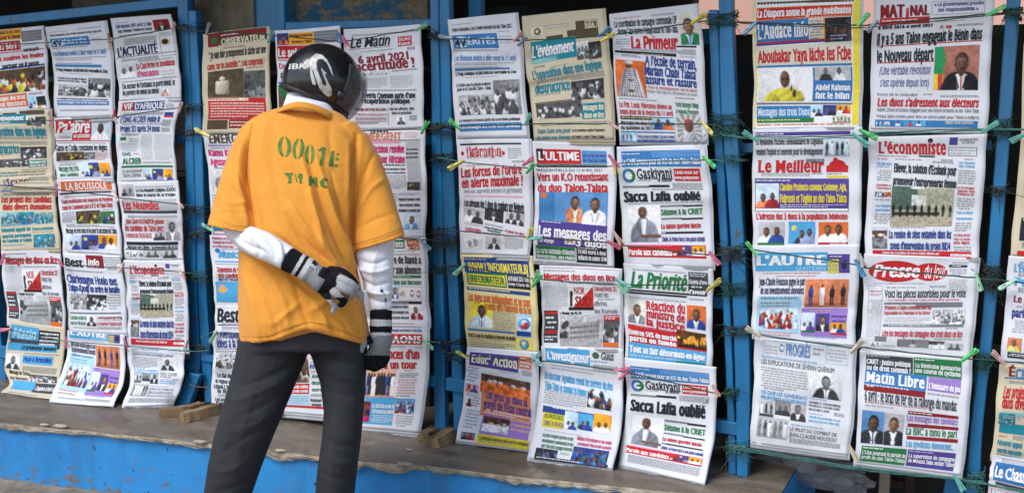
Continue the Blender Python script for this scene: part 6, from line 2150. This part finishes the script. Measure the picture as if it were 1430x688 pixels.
# visor
V_ = []; F_ = []; side = np.cross(fdir, [0,1,0]); side /= np.linalg.norm(side); upv = np.cross(side, fdir)
nu_, nv_ = 40, 16
for i in range(nv_+1):
    for j in range(nu_+1):
        az = radians(-82+164*j/nu_); el = radians(-38+64*i/nv_)
        d = fdir*cos(az)*cos(el)+side*sin(az)*cos(el)+upv*sin(el); V_.append(HC+(1.025+.13*max(0, cos(az))**2)*(Rr*d[0]*rx+Uu*d[1]*ry+Tt*d[2]*rz))
F_ = [(i*(nu_+1)+j, i*(nu_+1)+j+1, (i+1)*(nu_+1)+j+1, (i+1)*(nu_+1)+j) for i in range(nv_) for j in range(nu_)]
VIS, t, b = node_mat('smoked_scratched_visor', .12, Alpha=.36); b.inputs['Base Color'].default_value = (.11,.105,.10,1)
o = mesh('visor', V_, F_, VIS, helm, True); md = o.modifiers.new('t', 'SOLIDIFY'); md.thickness = .002
# hinge cover and cheek piece
p = cast_h(476, 133, .001); r = rays(476,133); r /= np.linalg.norm(r)
V_, F_ = tube([p, p-r*.008, p-r*.011], [.013,.012,.007], 16); mesh('visor_hinge', V_, F_, HELM, helm, True)
# decals on a real surface: little cells laid on the shell / shirt
def inpoly(px, py, poly):
    c_ = np.zeros(px.shape, bool); P = poly
    for i in range(len(P)):
        x1, y1 = P[i]; x2, y2 = P[i-1]
        with np.errstate(divide='ignore', invalid='ignore'): c_ ^= ((y1 > py) != (y2 > py)) & (px < (x2-x1)*(py-y1)/((y2-y1) or 1e-9)+x1)
    return c_
def decal(name, polys, bv, mat, parent, off=.0012, step=.55):
    A = np.vstack([np.array(q) for q in polys]); x0, y0 = A.min(0)-1; x1, y1 = A.max(0)+1
    xs = np.arange(x0, x1, step); ys = np.arange(y0, y1, step); X, Y = np.meshgrid(xs+step/2, ys+step/2); m_ = np.zeros(X.shape, bool)
    for q in polys: m_ |= inpoly(X, Y, q)
    V = []; F = []; idx = {}
    def vid(i, j):
        if (i, j) not in idx:
            p = cast(bv, xs[0]+j*step, ys[0]+i*step, off)
            if p is None: return None
            idx[(i, j)] = len(V); V.append(p)
        return idx[(i, j)]
    for i, j in zip(*np.nonzero(m_)):
        q = [vid(i,j), vid(i+1,j), vid(i+1,j+1), vid(i,j+1)]
        if None not in q: F.append(tuple(q))
    if F: mesh(name, V, F, mat, parent, True)
SILV = two_tone('worn_silver_print', (.20,.20,.19), (.62,.60,.55), 60, rough=.4, bs=.1, lo=.3, hi=.5)
hz = lambda P: [(380+x/5.614, 50+y/5.614) for x, y in P]
decal('silver_swoosh', [hz([(297,215),(306,170),(345,140),(392,150),(432,190),(462,250),(482,325),(462,288),(432,218),(395,184),(362,184),(345,212),(352,262),(375,325),(398,385),(385,418),(372,415),(340,330),(325,280),(310,262),(330,330),(345,388),(318,382),(303,330),(297,270)]),
       hz([(382,252),(430,300),(412,300),(432,350),(468,420),(466,470),(440,480),(405,455),(372,415),(398,385),(425,395),(422,360),(400,310)])], helm_bvh, SILV, helm)
gv, gf = text_geo('IBK', 'b')
gx, gy = gv[:,0].max(), .71
tp = [(122+150*(q[0]+.15*q[1])/gx, 264-44*q[1]/gy-q[0]/gx*6) for q in gv]
decal('silver_letters', [hz([tp[k_] for k_ in f_]) for f_ in gf], helm_bvh, SILV, helm)
GREEN = two_tone('green_stencil_paint', (.045,.13,.02), (.11,.24,.035), 50, rough=.8, bs=.1)
sz = lambda P: [(370+x/6.877, 180+y/6.877) for x, y in P]
def half(cx, cy, rx_, ry_, wd, sd, tilt=0, gap=14):
    O = []; I_ = []
    for a_ in np.linspace(-pi/2, pi/2, 12):
        x = sd*(rx_*cos(a_))+(sd*gap/2 if abs(a_) > 1.2 else 0); y = ry_*sin(a_); O.append((cx+x+tilt*-y, cy+y))
        x2 = sd*max(gap/2+3, (rx_-wd)*cos(a_)); y2 = (ry_-wd*.45)*sin(a_); I_.append((cx+x2+tilt*-y2, cy+y2))
    return O+I_[::-1]
st = []
for (cx, cy, rx_, ry_, wd, tl) in ((187,172,64,97,36,.0),(320,190,57,98,34,.12),(430,243,46,93,32,.02)):
    st += [sz(half(cx,cy,rx_,ry_,wd,1,tl)), sz(half(cx,cy,rx_,ry_,wd,-1,tl))]
st += [sz([(545,172),(584,180),(572,270),(556,355),(520,350),(540,260),(546,210),(510,212),(512,198),(530,192)]), sz([(640,210),(668,214),(664,290),(652,362),(608,352),(625,280)]),
       sz([(678,240),(706,232),(714,248),(690,252)]), sz([(674,286),(690,264),(706,282),(710,300),(680,304)]), sz([(664,340),(694,334),(702,356),(684,370),(662,362)]),
       sz([(186,424),(270,420),(270,438),(252,442),(256,520),(222,524),(226,470),(206,446),(188,440)]), sz([(284,434),(292,434),(312,508),(302,512)]), sz([(316,440),(334,424),(362,436),(362,470),(348,492),(360,520),(330,522),(334,480),(314,468)]),
       sz([(422,458),(446,452),(462,486),(478,458),(506,468),(500,500),(508,566),(482,556),(474,510),(462,530),(448,506),(444,548),(416,540)]), sz([(540,486),(566,466),(604,480),(598,500),(578,496),(566,520),(576,545),(606,548),(596,566),(560,566),(532,546),(528,510)])]
for grp in (st[0:2], st[2:4], st[4:6], st[6:7], st[7:11], st[11:12], st[12:14], st[14:15], st[15:16]):
    decal('stencil_letter', grp, shirt_bvh, GREEN, shirt, .0010, .45)

THREAD = node_mat('orange_thread', .9, Base_Color=(.55,.21,.022,1))[0]
def seam(name, pts, bv, mat, parent, r=.0009, off=.0002):
    P = smooth_line(pts, 10); Q = [cast(bv, x, y, off) for x, y in P]; Q = [q for q in Q if q is not None]
    if len(Q) > 3: V_, F_ = tube(np.array(Q), r, 5); mesh(name, V_, F_, mat, parent, True)
seam('shoulder_seam', [(352,172),(347,200),(345,240),(349,280),(356,318)], shirt_bvh, THREAD, shirt, .0011)
seam('shoulder_seam', [(489,178),(496,200),(495,250),(493,300),(492,343)], shirt_bvh, THREAD, shirt, .0011)
seam('hem_stitching', [(x, hem(x)-9) for x in range(338, 514, 8)], shirt_bvh, THREAD, shirt, .0008)
seam('sleeve_stitching', [(296,304),(325,314),(352,317)], shirt_bvh, THREAD, shirt, .0008)
seam('sleeve_stitching', [(494,341),(528,331),(560,318)], shirt_bvh, THREAD, shirt, .0008)
